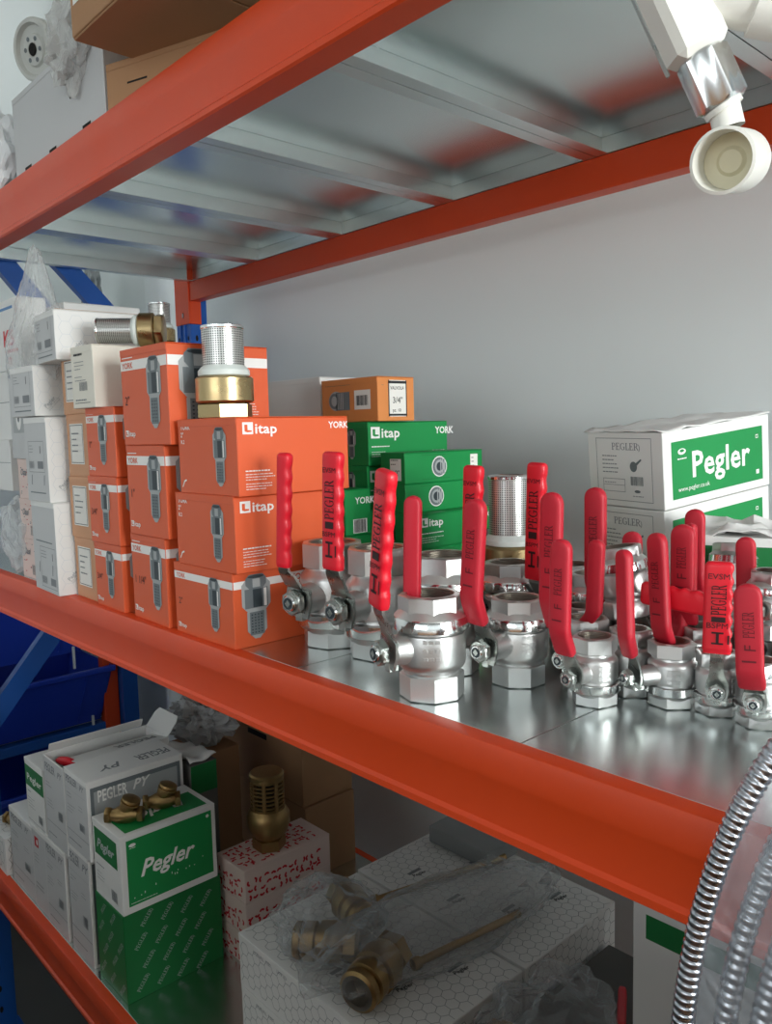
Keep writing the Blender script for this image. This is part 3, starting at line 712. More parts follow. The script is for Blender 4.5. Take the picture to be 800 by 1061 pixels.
def ball_valve(label, cx, cy, ang, A, L, e, o, hb, ht, kind, flip, z0=ZD, w=None, tilt=(0, 0), grip=True, txt=True, oct_=False):
    t = thing('ball_valve', label, 'valve', (cx, cy, z0), group='nickel-plated ball valves on the middle shelf', rot=(R(tilt[0]), R(tilt[1]), R(ang)))
    n = 8 if A > .04 else 6; h0 = .3
    FT = Matrix.Translation((0, 0, L)) @ Matrix.Diagonal((1, -1, -1, 1)) if flip else Matrix.Identity(4)
    rb = A*.56
    b = MB()
    if not flip: b.hexring(A*.98, 0, L*.245, .0012, CAST, n=n, a0=h0)
    # plain socket end -> ball housing
    prof = [(A*.46, L*.235), (A*.47, L*.27), (rb*.93, L*.30), (rb*.985, L*.33), (rb, L*.36), (rb*1.005, L*.5), (rb, L*.60), (rb*.98, L*.63), (rb*.90, L*.64), (rb*.90, L*.665)]
    b.lathe(prof, CAST, 40, T=FT)
    if flip:   # open top end of the body
        b.hexring(A*.98, L*.76, L, .0012, CAST, rin=A*.40, n=n, a0=h0); b.lathe([(A*.44, L*.735), (A*.44, L*.77)], CAST, 32)
    # stem boss
    SB = Matrix.Translation((0, 0, L*(.5 if not flip else .5))) @ Matrix.Rotation(PI/2, 4, 'Y')
    b.lathe([(A*.29, rb*.6), (A*.25, rb*1.05), (A*.235, e-.009), (A*.20, e-.008)], CAST, 24, T=SB, cap1=True)
    # raised casting marks on the right-hand side
    fr = (V3(0, 0, 0), V3(0, 1, 0), V3(0, 0, 1), V3(1, 0, 0))
    for a in (R(48), R(58), R(68)):
        for zz in (.44, .52, .60):
            TT = Matrix.Rotation(a, 4, 'Z'); b.cbox(rb*.985, -.0022, L*zz-.0022, rb*1.015, .0022, L*zz+.0012, CAST, .0003, T=TT)
    b.build('valve_body', t)
    c = MB(); T2 = FT if flip else None
    c.lathe([(rb*.90, L*.665), (rb*1.06, L*.668), (rb*1.09, L*.675), (rb*1.09, L*.785), (rb*1.07, L*.795)], CHROME, 44, T=T2)
    c.lathe([(rb*1.07, L*.795), (rb*1.06, L*.80), (A*.50, L*.86)], CAST, 44, T=T2)
    if flip: c.hexring(A*.98, L*.80, L, .0012, CAST, n=n, a0=h0, T=T2)
    else: c.hexring(A*.98, L*.80, L, .0012, CAST, rin=A*.40, n=n, a0=h0, cap0=False)
    c.build('end_cap', t)
    zn = L*.5
    if not grip: return t
    S0 = V3(e-.006, 0, zn)
    ud = V3(0, ht[0]-hb[0], ht[1]-hb[1]).normalized(); Yv = ud.cross(V3(1, 0, 0))
    if Yv.y < 0: Yv = -Yv
    # packing nut + stem nut
    q = MB(); k = max(.6, A/.058)
    q.hexring(.022*k, e-.009, e-.0062, .0003, STEEL, T=SB); q.hexring(.0215*k, e-.0012, e+.007*k, .0012, STEEL, T=SB); q.lathe([(.0078*k, e+.006*k), (.0078*k, e+.0095*k), (.0065*k, e+.0105*k)], CHROME, 16, T=SB, cap1=True)
    q.ell((V3(e+.0106*k, 0, zn), V3(0, 1, 0), V3(0, 0, 1), V3(1, 0, 0)), 0, 0, .0054*k, .0054*k, PIC_D, 1, 14); q.ell((V3(e+.0108*k, 0, zn), V3(0, 1, 0), V3(0, 0, 1), V3(1, 0, 0)), 0, 0, .0034*k, .0038*k, STEEL, 1, 4)
    q.build('stem_nut', t)
    # lever plate
    P2 = V3(o, hb[0], hb[1]); P3 = V3(o, ht[0], ht[1])
    pts = [(S0-ud*(.015*k), .012*k), (S0, .0155*k), (S0+ud*(.012*k), .014*k), (S0.lerp(P2, .45)+V3(-.15*(o-e), 0, 0), .0095*k), (S0.lerp(P2, .75), .009*k), (P2-ud*.004, min(.0085*k, (w or 1)*.42)), (P2+ud*.01, min(.008*k, (w or .02)*.34)), (P3-ud*.01, min(.008*k, (w or .02)*.34))]
    l = MB(); vs = []; fs = []
    for i, (p, hw) in enumerate(pts):
        td = (pts[min(i+1, len(pts)-1)][0]-pts[max(i-1, 0)][0]).normalized(); N = Yv.cross(td).normalized(); N = N if N.x > 0 else -N
        for sx, sy in ((-1, -1), (1, -1), (1, 1), (-1, 1)): vs.append(p+N*(.0014*k*sx)+Yv*(hw*sy))
    for i in range(len(pts)-1):
        for j in range(4): m_ = (j+1) % 4; fs.append([i*4+j, i*4+m_, i*4+4+m_, i*4+4+j])
    fs.append([3, 2, 1, 0]); fs.append([len(pts)*4-4+j for j in range(4)])
    l.add(vs, fs, STEEL)
    l.cbox(e-.014, -.004*k, zn-.019*k, e-.004, .004*k, zn-.010*k, STEEL, .0005)   # travel stop
    lever = l.build('lever', t)
    g = MB(); rnd = kind == 'round'
    w = w or (.0245*max(.85, k**.3) if not rnd else .0195); th = .0115*(.8 if A < .045 else 1)
    path = []
    if rnd:
        A0 = S0.lerp(P2, .55); n0 = 6
        for i in range(n0): path.append(A0.lerp(P2, i/n0))
    n1 = 46
    for i in range(n1+1): path.append(P2.lerp(P3+ud*.002, i/n1))
    for i in range(1, 9): path[-1-i] = path[-1].lerp(path[-10], (i/9)**1.6) if i < 9 else path[-1-i]
    if rnd:
        for _ in range(3):
            path = [path[0]]+[(path[i-1]+path[i]*2+path[i+1])/4 for i in range(1, len(path)-1)]+[path[-1]]
    m_ = RED2 if rnd else RED
    sleeve(g, path, Yv, w, th, m_, rnd, not rnd)
    if txt:
        Ln = (P3-P2).length; fr = (P2+V3(th/2+.0001, 0, 0), ud, -Yv, V3(1, 0, 0))
        if rnd:
            g.text(fr, 'PEGLER', Ln*.42, -w*.22, w*.4, INK2, 'serif', width=Ln*.3); g.text(fr, 'I', Ln*.12, -w*.25, w*.5, INK2, 'sans'); g.text(fr, 'F', Ln*.26, -w*.25, w*.4, INK2, 'sans')
        else:
            g.text(fr, 'PEGLER', Ln*.44, -w*.26, w*.5, INK, 'serif', width=Ln*.34); g.rect(fr, Ln*.36, -w*.25, Ln*.42, w*.22, INK, 2)
            fr2 = (fr[0], Yv, ud, V3(1, 0, 0)); g.text(fr2, 'EVSM', -w*.38, Ln*.84, w*.2, INK, 'sans', width=w*.74); g.text(fr2, 'BSPM', -w*.4, Ln*.29, w*.2, INK, 'sans', width=w*.74)
            g.rect(fr, Ln*.12, -w*.05, Ln*.24, w*.05, INK, 2); g.rect(fr, Ln*.11, -w*.2, Ln*.13, w*.2, INK, 2); g.rect(fr, Ln*.23, -w*.2, Ln*.25, w*.2, INK, 2); g.rect(fr, Ln*.12, -w*.4, Ln*.22, -w*.33, INK, 2)
    gp = g.build('grip', lever, sharp=50)
    return t

VAL = [
 ('large ball valve beside the orange cartons with slim wavy red grip', -.744, .5911, 281, .07, .122, .066, .078, (-.004, .1023), (.0033, .227), 'flat', 1, .0175),
 ('large ball valve second from the orange cartons with wide upright red grip', -.665, .5958, 275, .07, .122, .066, .082, (.0106, .1089), (.0159, .2282), 'flat', 1, None),
 ('large ball valve nearest the shelf edge with the biggest red lettered grip', -.5249, .5327, 257, .058, .098, .0522, .0682, (.0235, .098), (.043, .2158), 'flat', 0, None),
 ('ball valve right behind the largest front valve with narrow dull red grip', -.5714, .6011, 300, .066, .122, .062, .078, (-.014, .064), (-.010, .1869), 'round', 0, .0165),
 ('medium ball valve right of the largest front one with rounded red grip', -.4913, .6202, 272, .052, .085, .056, .076, (.0044, .0963), (.0115, .1857), 'round', 0, .022),
 ('flanged ball valve beside the rear mesh strainer with tall square red grip', -.5919, .7327, 271, .058, .095, .058, .074, (.006, .0857), (.0109, .2087), 'flat', 0, None),
 ('rear ball valve with tall square red grip just right of the mesh strainer', -.5471, .7916, 269, .052, .09, .055, .071, (.0019, .0814), (.0068, .2095), 'flat', 0, None),
 ('ball valve with tall dull red grip in front of the rear square grip', -.438, .6585, 271, .042, .066, .0414, .0614, (.0016, .0919), (.0041, .1897), 'round', 1, .022),
 ('small front ball valve where the tray seam meets, with rounded red grip', -.4029, .6187, 271, .037, .062, .0396, .0596, (.0037, .0767), (.0059, .1544), 'round', 1, .019),
 ('small front ball valve with slim edge-on red grip, right of the tray seam', -.3509, .6615, 245, .037, .058, .044, .060, (.019, .072), (.015, .1439), 'round', 1, .017),
 ('small ball valve facing forward with straight square red grip', -.3125, .6685, 295, .032, .055, .0324, .042, (-.0005, .0637), (.0005, .137), 'flat', 1, .0225),
 ('small ball valve at the right end with rounded dull red grip', -.2745, .6639, 286, .032, .055, .0324, .0524, (-.0007, .0578), (-.004, .1254), 'round', 1, .0205),
 ('ball valve behind the tilted one with tall rounded lettered grip', -.478, .800, 273, .045, .072, .05, .070, (0, .086), (0, .184), 'round', 0, .023),
 ('ball valve with short red grip curving beside the tilted valve', -.470, .700, 275, .038, .066, .045, .060, (.045, .075), (.048, .143), 'round', 0, .0155),
 ('ball valve with slim glossy red grip right of the tilted valve', -.349, .716, 255, .036, .062, .045, .060, (.006, .070), (.0, .152), 'round', 0, .020),
 ('ball valve behind the slim glossy grip with broad red lever', -.366, .762, 275, .038, .066, .046, .064, (0, .09), (0, .156), 'round', 0, .022),
 ('ball valve with thin red grip upright amid the right cluster', -.374, .815, 262, .036, .06, .04, .060, (0, .08), (0, .150), 'round', 0, .012),
 ('rearmost ball valve with rounded grip tip showing above the cluster', -.403, .855, 275, .036, .06, .04, .060, (0, .09), (0, .160), 'round', 0, .020),
 ('ball valve with red grip leaning right of the thin grip', -.330, .800, 280, .036, .06, .04, .060, (0, .075), (-.002, .143), 'round', 0, .017),
 ('rear ball valve with low red grip tip before the boxes', -.440, .800, 275, .038, .066, .045, .065, (0, .08), (0, .140), 'round', 0, .020),
 ('ball valve behind the forward-facing one with square red grip', -.289, .785, 278, .036, .06, .04, .056, (0, .06), (.002, .134), 'flat', 0, .021),
 ('ball valve at the right edge with square red grip', -.235, .735, 278, .036, .06, .04, .056, (0, .06), (.002, .150), 'flat', 0, .020),
 ('ball valve at the right edge behind with tall red grip', -.290, .830, 285, .036, .06, .04, .056, (0, .07), (.002, .146), 'flat', 0, .020),
]
for (lab, x, y, a, A, L, e, o_, hb, ht, kd, fl, w) in VAL:
    ball_valve(lab, x, y, a, A, L, e, o_, hb, ht, kd, fl, w=w, txt=(w is None or w > .018))
ball_valve('small ball valve behind the front pair by the tray seam, its lever hidden', -.393, .664, 60, .036, .062, .0378, .05, (0, .06), (0, .11), 'round', 1, w=.018, txt=False)
ball_valve('ball valve standing between tall square grips at the rear, its lever hidden', -.500, .765, 60, .052, .088, .05, .06, (0, .06), (0, .085), 'round', 0, w=.016, txt=False)
ball_valve('nickel ball valve tilted across the tops of the others beside the slim grip', -.420, .705, 340, .043, .070, .038, .046, (.02, .03), (.05, -.02), 'round', 0, z0=ZD+.062, w=.018, tilt=(6, -7), txt=False, grip=False)
ball_valve('nickel ball valve lying tilted on the rear valves before the torn box', -.385, .850, 60, .042, .066, .038, .046, (.02, .03), (.05, -.02), 'round', 0, z0=ZD+.054, w=.018, tilt=(-8, 10), txt=False, grip=False)
ball_valve('ball valve with its red lever turned flat, pointing across the right cluster', -.352, .765-.06, 275, .030, .06, .034, .044, (.012, .078), (.082, .072), 'flat', 0, z0=ZD+.0, w=.022, txt=False) if False else None
# lever lying level: valve set on its back across the cluster
ball_valve('ball valve with level red lever crossing behind the forward-facing grip', -.290, .722, 275, .034, .060, .036, .044, (-.020, .031), (-.098, .036), 'flat', 0, w=.0215, txt=False, z0=ZD+.060)

# ------------------------------------------------------------------ bottom shelf
ZL = .483
def py_end(b, F, S, T, w, d, h):
    b.rect(F, .001, .001, w-.001, h-.002, WGREY, .4)
    b.text(F, 'PEGLER', w*.08, h*.84, h*.09, GREYINK, 'bold', lv=1, width=w*.5); b.text(F, 'PY', w*.68, h*.84, h*.07, GREYINK, 'ital', lv=1)
    b.rect(F, w*.03, h*.76, w*.97, h*.764, LGREY, 1); lines(b, F, w*.1, h*.7, w*.3, 2, .006, GREYINK, .0012); lines(b, F, w*.1, h*.55, w*.35, 3, .006, GREYINK, .0009)
    lines(b, F, w*.6, h*.62, w*.25, 2, .006, GREYINK, .0009); barcode(b, F, w*.62, h*.32, w*.22, h*.1, PIC_M)
    b.rect(F, w*.03, h*.22, w*.97, h*.226, PIC_M, 1); lines(b, F, w*.1, h*.1, w*.7, 1, .006, GREYINK, .002)
    b.rect(S, .006, .006, d-.006, h-.012, PIC_M, 1); b.rect(S, .012, .012, d-.012, h-.02, PIC_L, 1.5)
    b.text(S, 'PEGLER', d*.1, h*.72, h*.14, WHITE, 'bold', lv=2, width=d*.3); b.text(S, 'PY', d*.45, h*.74, h*.12, WHITE, 'ital', lv=2)
    b.text(T, 'PEGLER', w*.5, d*.95, w*.25, GREYINK, 'bold', ang=-90, lv=1, width=d*.35); b.text(T, 'PY', w*.5, d*.45, w*.22, GREYINK, 'ital', ang=-90, lv=1)
PG = 'grey and white boxes on the bottom shelf'
carton('valve_box', 'tall pale box standing beside the green patterned box on the bottom shelf', 'box', (-1.325, .50, ZL), .095, .2, .201, WCARD, py_end, group=PG)
carton('valve_box', 'tall pale box with a bent bottom flap at the bottom shelf front', 'box', (-1.430, .497, ZL), .098, .2, .172, WCARD, py_end, group=PG)
def redlogo(b, F, S, T, w, d, h):
    b.rect(F, .001, .001, w-.001, h-.002, WGREY, .4); b.rect(F, w*.2, h*.76, w*.5, h*.88, REDINK, 1); b.ell(F, w*.4, h*.82, .004, .006, WHITE, 2); lines(b, F, w*.15, h*.66, w*.4, 3, .007, GREYINK, .0012); lines(b, F, w*.15, h*.3, w*.6, 2, .008, GREYINK, .002)
carton('valve_box', 'pale box with a small red emblem at the bottom shelf front', 'box', (-1.533, .499, ZL), .07, .2, .168, WCARD, redlogo, group=PG)
carton('valve_box', 'plain pale grey box second from the left on the bottom shelf', 'box', (-1.606, .50, ZL), .135, .2, .158, WCARD, py_end, group=PG)
carton('valve_box', 'closed grey-lettered box behind the two brass check valves', 'box', (-1.307, .498, ZL+.2015), .098, .178, .141, WCARD, py_end, group=PG)
# open box with a flap
def open_box(label, loc, w, d, h):
    t = thing('open_valve_box', label, 'box', loc, group=PG); b = MB(); b.cur = WCARD; s = .0015
    b.cbox(-w, 0, 0, 0, s, h, WCARD, .0004); b.cbox(-w, d-s, 0, 0, d, h, WCARD, .0004); b.cbox(-w, s, 0, -w+s, d-s, h, WCARD, .0004); b.cbox(-s, s, 0, 0, d-s, h, WCARD, .0004); b.cbox(-w+s, s, 0, -s, d-s, s, WCARD, .0004)
    F, S, T = frames(w, d, h); py_end(b, F, S, (V3(0, 0, -9), V3(1, 0, 0), V3(0, 1, 0), V3(0, 0, 1)), w, d, h) if False else None
    b.rect(F, .001, .001, w-.001, h-.002, WGREY, .4); b.text(F, 'PEGLER', w*.08, h*.84, h*.09, GREYINK, 'bold', lv=1, width=w*.5); b.text(F, 'PY', w*.68, h*.84, h*.07, GREYINK, 'ital', lv=1)
    lines(b, F, w*.1, h*.7, w*.3, 2, .006, GREYINK, .0012); lines(b, F, w*.1, h*.5, w*.35, 3, .006, GREYINK, .0009); barcode(b, F, w*.65, h*.35, w*.2, h*.1, PIC_M); b.rect(F, w*.03, h*.24, w*.97, h*.246, PIC_M, 1); lines(b, F, w*.1, h*.1, w*.7, 1, .006, GREYINK, .002)
    b.build('box_body', t)
    q = MB(); TT = Matrix.Translation((0, 0, h)) @ Matrix.Rotation(R(-10), 4, 'Y'); q.cbox(-.072, .03, 0, -.001, d, .0015, WCARD, .0004, T=TT)
    q.text((TT @ V3(-.03, d*.95, .0018), (TT.to_3x3() @ V3(0, -1, 0)), (TT.to_3x3() @ V3(1, 0, 0)), TT.to_3x3() @ V3(0, 0, 1)), 'PEGLER', 0, -.02, .022, GREYINK, 'bold', lv=1, width=d*.4); q.build('top_flap', t)
    q = MB(); TT = Matrix.Translation((-w*.5, d, h)) @ Matrix.Rotation(R(50), 4, 'X')
    pr = [(-w*.45, 0), (w*.45, 0), (w*.45, .03), (w*.38, .042), (-w*.38, .042), (-w*.45, .03)]
    q.prism(pr, lambda a, c, k: TT @ V3(a, c, .0015*k), WCARD); q.build('end_flap', t)
    q = MB(); TT = Matrix.Translation((-w, .01, h)) @ Matrix.Rotation(R(62), 4, 'Y').inverted(); q.cbox(0, 0, 0, .02, d-.02, .0015, WCARD, .0004, T=TT); q.build('side_flap', t)
    return t
open_box('opened grey-lettered box with raised flap and a red grip inside', (-1.409, .498, ZL+.1735), .098, .205, .163)
b = MB(); path = [V3(-1.488+.060*i/20, .516+.022*i/20, 0.809-.02*(i/20-.3)**2) for i in range(21)]; b.tube([p for p in path], .009, RED, 12, rfn=lambda i: .009*math.sqrt(max(.05, 1-((i-10)/10.5)**2))); o = b.build('red_grip', None); tag(o, 'red grip of a valve poking out inside the opened grey-lettered box', 'valve handle')
def greenpeg(b, F, S, T, w, d, h):
    b.rect(F, .001, h*.58, w-.001, h*.9, GDARK, 1); b.text(F, 'Pegler', w*.1, h*.68, h*.1, WHITE, 'bold', lv=2, width=w*.8); lines(b, F, w*.1, h*.5, w*.3, 1, .006, PIC_M, .0015); lines(b, F, w*.1, h*.4, w*.4, 4, .006, GREYINK, .0009); barcode(b, F, w*.65, h*.12, w*.2, h*.12, PIC_M); b.rect(F, w*.05, h*.05, w*.95, h*.056, PIC_M, 1)
carton('valve_box', 'white box with a green lettered band left of the opened box', 'box', (-1.522, .50, ZL+.1685), .098, .19, .130, WCARD, greenpeg, group=PG)
def hexb(b, F, S, T, w, d, h):
    hexgrid(b, F, w, h, .013, GREYINK, .0008); hexgrid(b, T, w, d, .013, GREYINK, .0008); hexgrid(b, S, d, h, .013, GREYINK, .0008)
carton('hexagon_box', 'low white hexagon box at the left end of the bottom shelf', 'box', (-1.752, .49, ZL), .12, .2, .082, WCARD, hexb)
# green patterned box
def pegpat(b, F, S, T, w, d, h):
    for fr, W in ((S, d), (F, w)):
        for i in range(-1, 6):
            for j in range(0, 5):
                u = W*.12+i*.036+(.012 if j % 2 else 0); v = .012+j*.036-i*.004
                hgt = .0072; ln = .030
                if u < .004 or u+ln*.62 > W-.002 or v+ln*.8 > h-.003: continue
                b.text(fr, 'PEGLER)', u, v, hgt, LGREY, 'serif', ang=52, lv=1, width=ln)
carton('green_patterned_box', 'dark green box covered in slanted pale lettering on the bottom shelf', 'box', (-1.200, .503, ZL), .108, .178, .152, GDARK, pegpat)
def bigpeg(b, F, S, T, w, d, h):
    b.rect(S, d*.06, h*.09, d*.955, h*.93, GCARD, 1)
    b.text(S, 'Pegler', d*.18, h*.42, h*.20, WHITE, 'ital', lv=2, width=d*.58)
    b.ell(S, d*.12, h*.86, .006, .003, WHITE, 2); lines(b, S, d*.09, h*.82, .014, 1, .003, WHITE, .001); b.ell(S, d*.91, h*.87, .003, .003, WHITE, 2); lines(b, S, d*.08, h*.12, .06, 1, .003, WHITE, .001)
    for k in range(12): u = random.uniform(.08, .9)*d; v = h*(.18+.18*u/d+random.uniform(-.03, .03)); b.rect(S, u, v, u+.0015, v+.003*random.random()+.001, WHITE, 2)
    b.rect(F, w*.06, h*.55, w*.88, h*.9, GDARK, 1); b.text(F, 'Pegler', w*.14, h*.66, h*.12, LGREY, 'ital', lv=2, width=w*.65); lines(b, F, w*.1, h*.42, w*.5, 1, .006, GREYINK, .0015); lines(b, F, w*.1, h*.32, w*.3, 3, .006, GREYINK, .0008); barcode(b, F, w*.62, h*.1, w*.2, h*.14, PIC_M)
    b.rect(T, w*.3, d*.08, w*.92, d*.94, GCARD, 1); b.text(T, 'Pegler', w*.42, d*.82, w*.26, WHITE, 'ital', ang=-90, lv=2, width=d*.6)
carton('green_box', 'white-edged green box carrying two brass check valves', 'box', (-1.197, .503, ZL+.1525), .106, .172, .132, WCARD, bigpeg)
def check_valve(label, loc, rz):
    t = thing('brass_check_valve', label, 'valve', loc, rz, 'brass check valves on the white-edged green box'); b = MB()
    TX = Matrix.Translation((0, 0, .012)) @ Matrix.Rotation(PI/2, 4, 'Y')
    b.lathe([(.009, -.026), (.010, -.018), (.0135, -.010), (.0145, 0), (.0135, .010), (.010, .018), (.009, .026)], BRASS_CAST, 24, T=TX)
    b.lathe([(.011, .008), (.0125, .014), (.0125, .020)], BRASS_CAST, 24, T=Matrix.Translation((0, 0, .012)) @ Matrix.Rotation(R(20), 4, 'Y')); b.build('valve_body', t)
    for sx in (-1, 1):
        q = MB(); q.hexring(.0235, 0, .009, .0008, BRASS_CAST, rin=.0085, T=Matrix.Translation((sx*.022, 0, .012)) @ Matrix.Rotation(sx*PI/2, 4, 'Y'), depth=.005); q.build('hex_end', t)
    q = MB(); Tc = Matrix.Translation((.003, 0, .012)) @ Matrix.Rotation(R(20), 4, 'Y')
    q.lathe([(.0135, .019), (.016, .020), (.016, .023), (.0135, .0235), (.0135, .0255), (.0155, .0265), (.0150, .029), (.009, .032), (.002, .033)], BRASS_CAST, 28, T=Tc, cap1=True); q.build('bonnet', t)
    return t
check_valve('brass swing check valve nearer the box corner on the white-edged green box', (-1.245, .535, ZL+.2847), R(50))
check_valve('brass swing check valve further back on the white-edged green box', (-1.248, .603, ZL+.2847), R(62))
check_valve('brass check valve at the far left end of the bottom shelf', (-1.80, .53, ZL+.0822), R(20))
t = carton('torn_carton', 'grey carton with green upper band and torn white top behind the lettered box', 'box', (-1.306, .690, ZL), .11, .055, .312, mat('dull_grey_card', '6b6a66', .8), lambda b, F, S, T, w, d, h: b.rect(S, .001, h*.82, d-.001, h-.001, GDARK, 1), lid=False)
q = MB(); crumple_sheet(q, -.11, .0, 0, .055, .318, .016, WCARD, n=14, sc=28, seed=9); o = q.build('torn_flap', t); o.modifiers.new('s', 'SOLIDIFY').thickness = .0012
# red patterned boxes
def redpat(b, F, S, T, w, d, h):
    for fr, W, H in ((F, w, h), (S, d, h), (T, w, d)):
        g = .0125; nu, nv = int((W-.010)/g), int((H-.010)/g)
        for k in range(nu*nv):
            u = .0085+(k % nu)*g+random.uniform(-.0015, .0015)+.003*((k//nu) % 2); v = .0085+(k//nu)*g+random.uniform(-.002, .002); a = random.choice((0, 90, 180, 270))+20+random.uniform(-15, 15)
            if u > W-.007 or v > H-.007: continue
            for th in range(0, 150, 30):
                p = []
                for r_, t0 in ((.0060, th), (.0060, th+30), (.0020, th+30), (.0020, th)):
                    p.append((u+r_*math.cos(R(a+t0)), v+r_*math.sin(R(a+t0))))
                b.flat(fr, p, REDINK, 1+.1*(k % 3))
for k in range(3):
    carton('red_patterned_box', 'pink and white box with red marks under the slotted brass foot valve, %s' % ['lowest of three', 'middle of three', 'topmost of three'][k], 'box', (-1.138, .692, ZL+.059*k), .088, .185, .0588, PINKCARD, redpat, group='red patterned boxes on the bottom shelf')
# slotted brass foot valve
t = thing('slotted_foot_valve', 'brass foot valve with slotted cage standing on the red patterned box', 'valve', (-1.180, .772, ZL+.1768))
b = MB(); b.hexring(.052, 0, .02, .001, BRASS_CAST); b.lathe([(.024, .02), (.034, .03), (.0385, .045), (.0385, .062), (.034, .070), (.031, .074)], BRASS_CAST, 36, cap1=True); b.build('brass_body', t)
b = MB()
b.lathe([(.0295, .072), (.0295, .078)], BRASS_CAST, 36); b.lathe([(.0300, .128), (.031, .130), (.031, .137), (.028, .140), (.004, .141)], BRASS_CAST, 36, cap1=True)
for k in range(8):
    a = k*PI/4; b.cbox(.026, -.0032, .072, .0305, .0032, .132, BRASS_CAST, .0006, T=Matrix.Rotation(a, 4, 'Z'))
for k in range(7):
    z = .080+k*.0075; b.lathe([(.0258, z), (.0298, z), (.0298, z+.0032), (.0258, z+.0032), (.0258, z)], BRASS_CAST, 36)
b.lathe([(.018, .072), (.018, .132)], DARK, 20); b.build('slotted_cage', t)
# big hexagon boxes
def hexbig(b, F, S, T, w, d, h):
    hexgrid(b, F, w, h, .0105, GREYINK, .0007); hexgrid(b, T, w, d, .0105, GREYINK, .0007); hexgrid(b, S, d, h, .0105, GREYINK, .0007)
    for (u, v) in ((.07, .05), (.17, .04), (.25, .08), (.12, .15), (.28, .16)):
        if u < w-.03 and v < d-.03: b.rect(T, u, v, u+.007, v+.028, GREYINK, 2); b.text(T, 'Pegler', u+.015, v+.002, .007, BLACK, 'bold', ang=80, lv=2)
    b.text(F, 'EQUAL TEE', .04, h-.014, .006, GREYINK, 'sans', lv=2); b.text(F, 'DN 25', .1, h-.014, .006, GREYINK, 'sans', lv=2)
HG = 'large white hexagon-patterned boxes on the bottom shelf'
carton('hexagon_carton', 'large white hexagon box beneath the bagged brass valves, lower of two', 'box', (-.660, .602, ZL), .352, .236, .0835, WCARD, hexbig, group=HG)
carton('hexagon_carton', 'large white hexagon box topmost under the bagged brass valves', 'box', (-.660, .602, ZL+.084), .354, .236, .083, WCARD, hexbig, group=HG)
carton('hexagon_carton', 'large white hexagon box at the rear before the wall on the bottom shelf', 'box', (-.660, .845, ZL), .36, .228, .167, WCARD, hexbig, group=HG)
carton('flat_grey_carton', 'long grey flat carton leaning across the rear hexagon box', 'box', (-.86, 1.00, ZL+.1675), .14, .08, .030, mat('grey_card', '8b8e8e', .7), None, rz=R(0))
# unseen cartons added at the right to keep window light off the bottom shelf
for (x, y, w_, d_, h_, lab) in ((.12, .50, .30, .55, .50, 'added brown carton shading the bottom shelf beside the striped box, beyond the hose coil'), (.49, .50, .34, .55, .52, 'added brown carton shading the bottom shelf at its right post end')):
    carton('brown_carton', lab, 'box', (x, y, ZL), w_, d_, h_, BROWN, None, group='added shading cartons at the right of the bottom shelf')
carton('aisle_shade_carton', 'added brown carton on the aisle floor, shading the bottom shelf', 'box', (.75, -.95, 0), 1.2, 1.0, .52, BROWN, None, group='added shading cartons in the aisle')  # out-of-frame aisle cartons, added to block light reaching the bottom shelf
carton('aisle_shade_carton', 'added brown carton on top of the other in the aisle, shading the bottom shelf', 'box', (.75, -.95, .521), 1.15, 1.0, .50, BROWN, None, group='added shading cartons in the aisle')
carton('aisle_shade_carton', 'added tall brown carton right of the hose coil, shading the bottom shelf', 'box', (.95, .07, 0), .66, .30, 1.22, BROWN, None, group='added shading cartons in the aisle')
t = thing('shading_cabinet', 'added long grey cabinet behind the viewer, blocking low light to the bottom shelf', 'cabinet', (0, -1.4, 0))  # unseen blocker added to stop low frontal light on the bottom shelf
b = MB(); b.cbox(-2.9, -.25, .05, 3.2, .22, 1.14, WGREY, .004); b.cbox(-2.88, -.23, 0, 3.18, .18, .05, DARK, .002); b.build('cabinet_body', t)
for k in range(8):
    x = -2.86+k*.76; b = MB(); b.cbox(x, .221, .09, x+.74, .238, 1.10, WGREY, .003); dr = b.build('door', t)
    b = MB(); b.cbox(x+.66, .240, .70, x+.675, .26, .84, STEEL, .002); b.build('handle', dr)
# bags
def blob(q, c, sx, sy, sz, m, seed=0, amp=.25, sc=3.0, sub=4, flat=None, fn=None):
    import bmesh
    bm = bmesh.new(); bmesh.ops.create_icosphere(bm, subdivisions=sub, radius=1)
    vs = []
    for v in bm.verts:
        p = v.co.copy(); n1 = noise.noise(p*sc+Vector((seed, 0, 0))); n2 = abs(noise.noise(p*sc*2.3+Vector((0, seed, 0))))
        r = 1+amp*n1*1.5-amp*n2; p = Vector((p.x*sx*r, p.y*sy*r, p.z*sz*r))
        if flat is not None and p.z < flat: p.z = flat+.002*n1
        if fn: p = fn(p)
        vs.append(p+Vector(c))
    q.add(vs, [[w_.index for w_ in f.verts] for f in bm.faces], m); bm.free()
def bag(name, label, c, sx, sy, sz, m, seed, rz=0, **k):
    q = MB(); blob(q, (0, 0, 0), sx, sy, sz, m, seed, **k); o = q.build(name, loc=c, rot=(0, 0, rz), sharp=25); tag(o, label, 'plastic bag'); return o
ZH = ZL+.1672
def brass_fitting(label, loc, rot, s=1.0, grp='brass fittings bagged on the hexagon box'):
    t = thing('brass_fitting', label, 'valve', loc, rot=rot, group=grp); b = MB()
    b.lathe([(.016*s, 0), (.019*s, .002*s), (.019*s, .008*s), (.0165*s, .009*s), (.0165*s, .012*s), (.020*s, .013*s), (.020*s, .024*s), (.017*s, .026*s), (.017*s, .029*s), (.021*s, .030*s), (.022*s, .045*s), (.017*s, .056*s)], BRASS_CAST, 32)
    b.lathe([(.016*s, 0), (.012*s, 0), (.012*s, .014*s)], BORE, 28, cap1=True); b.build('fitting_body', t)
    b = MB(); b.hexring(.034*s, .056*s, .070*s, .001, BRASS_CAST); b.build('hex_end', t); return t
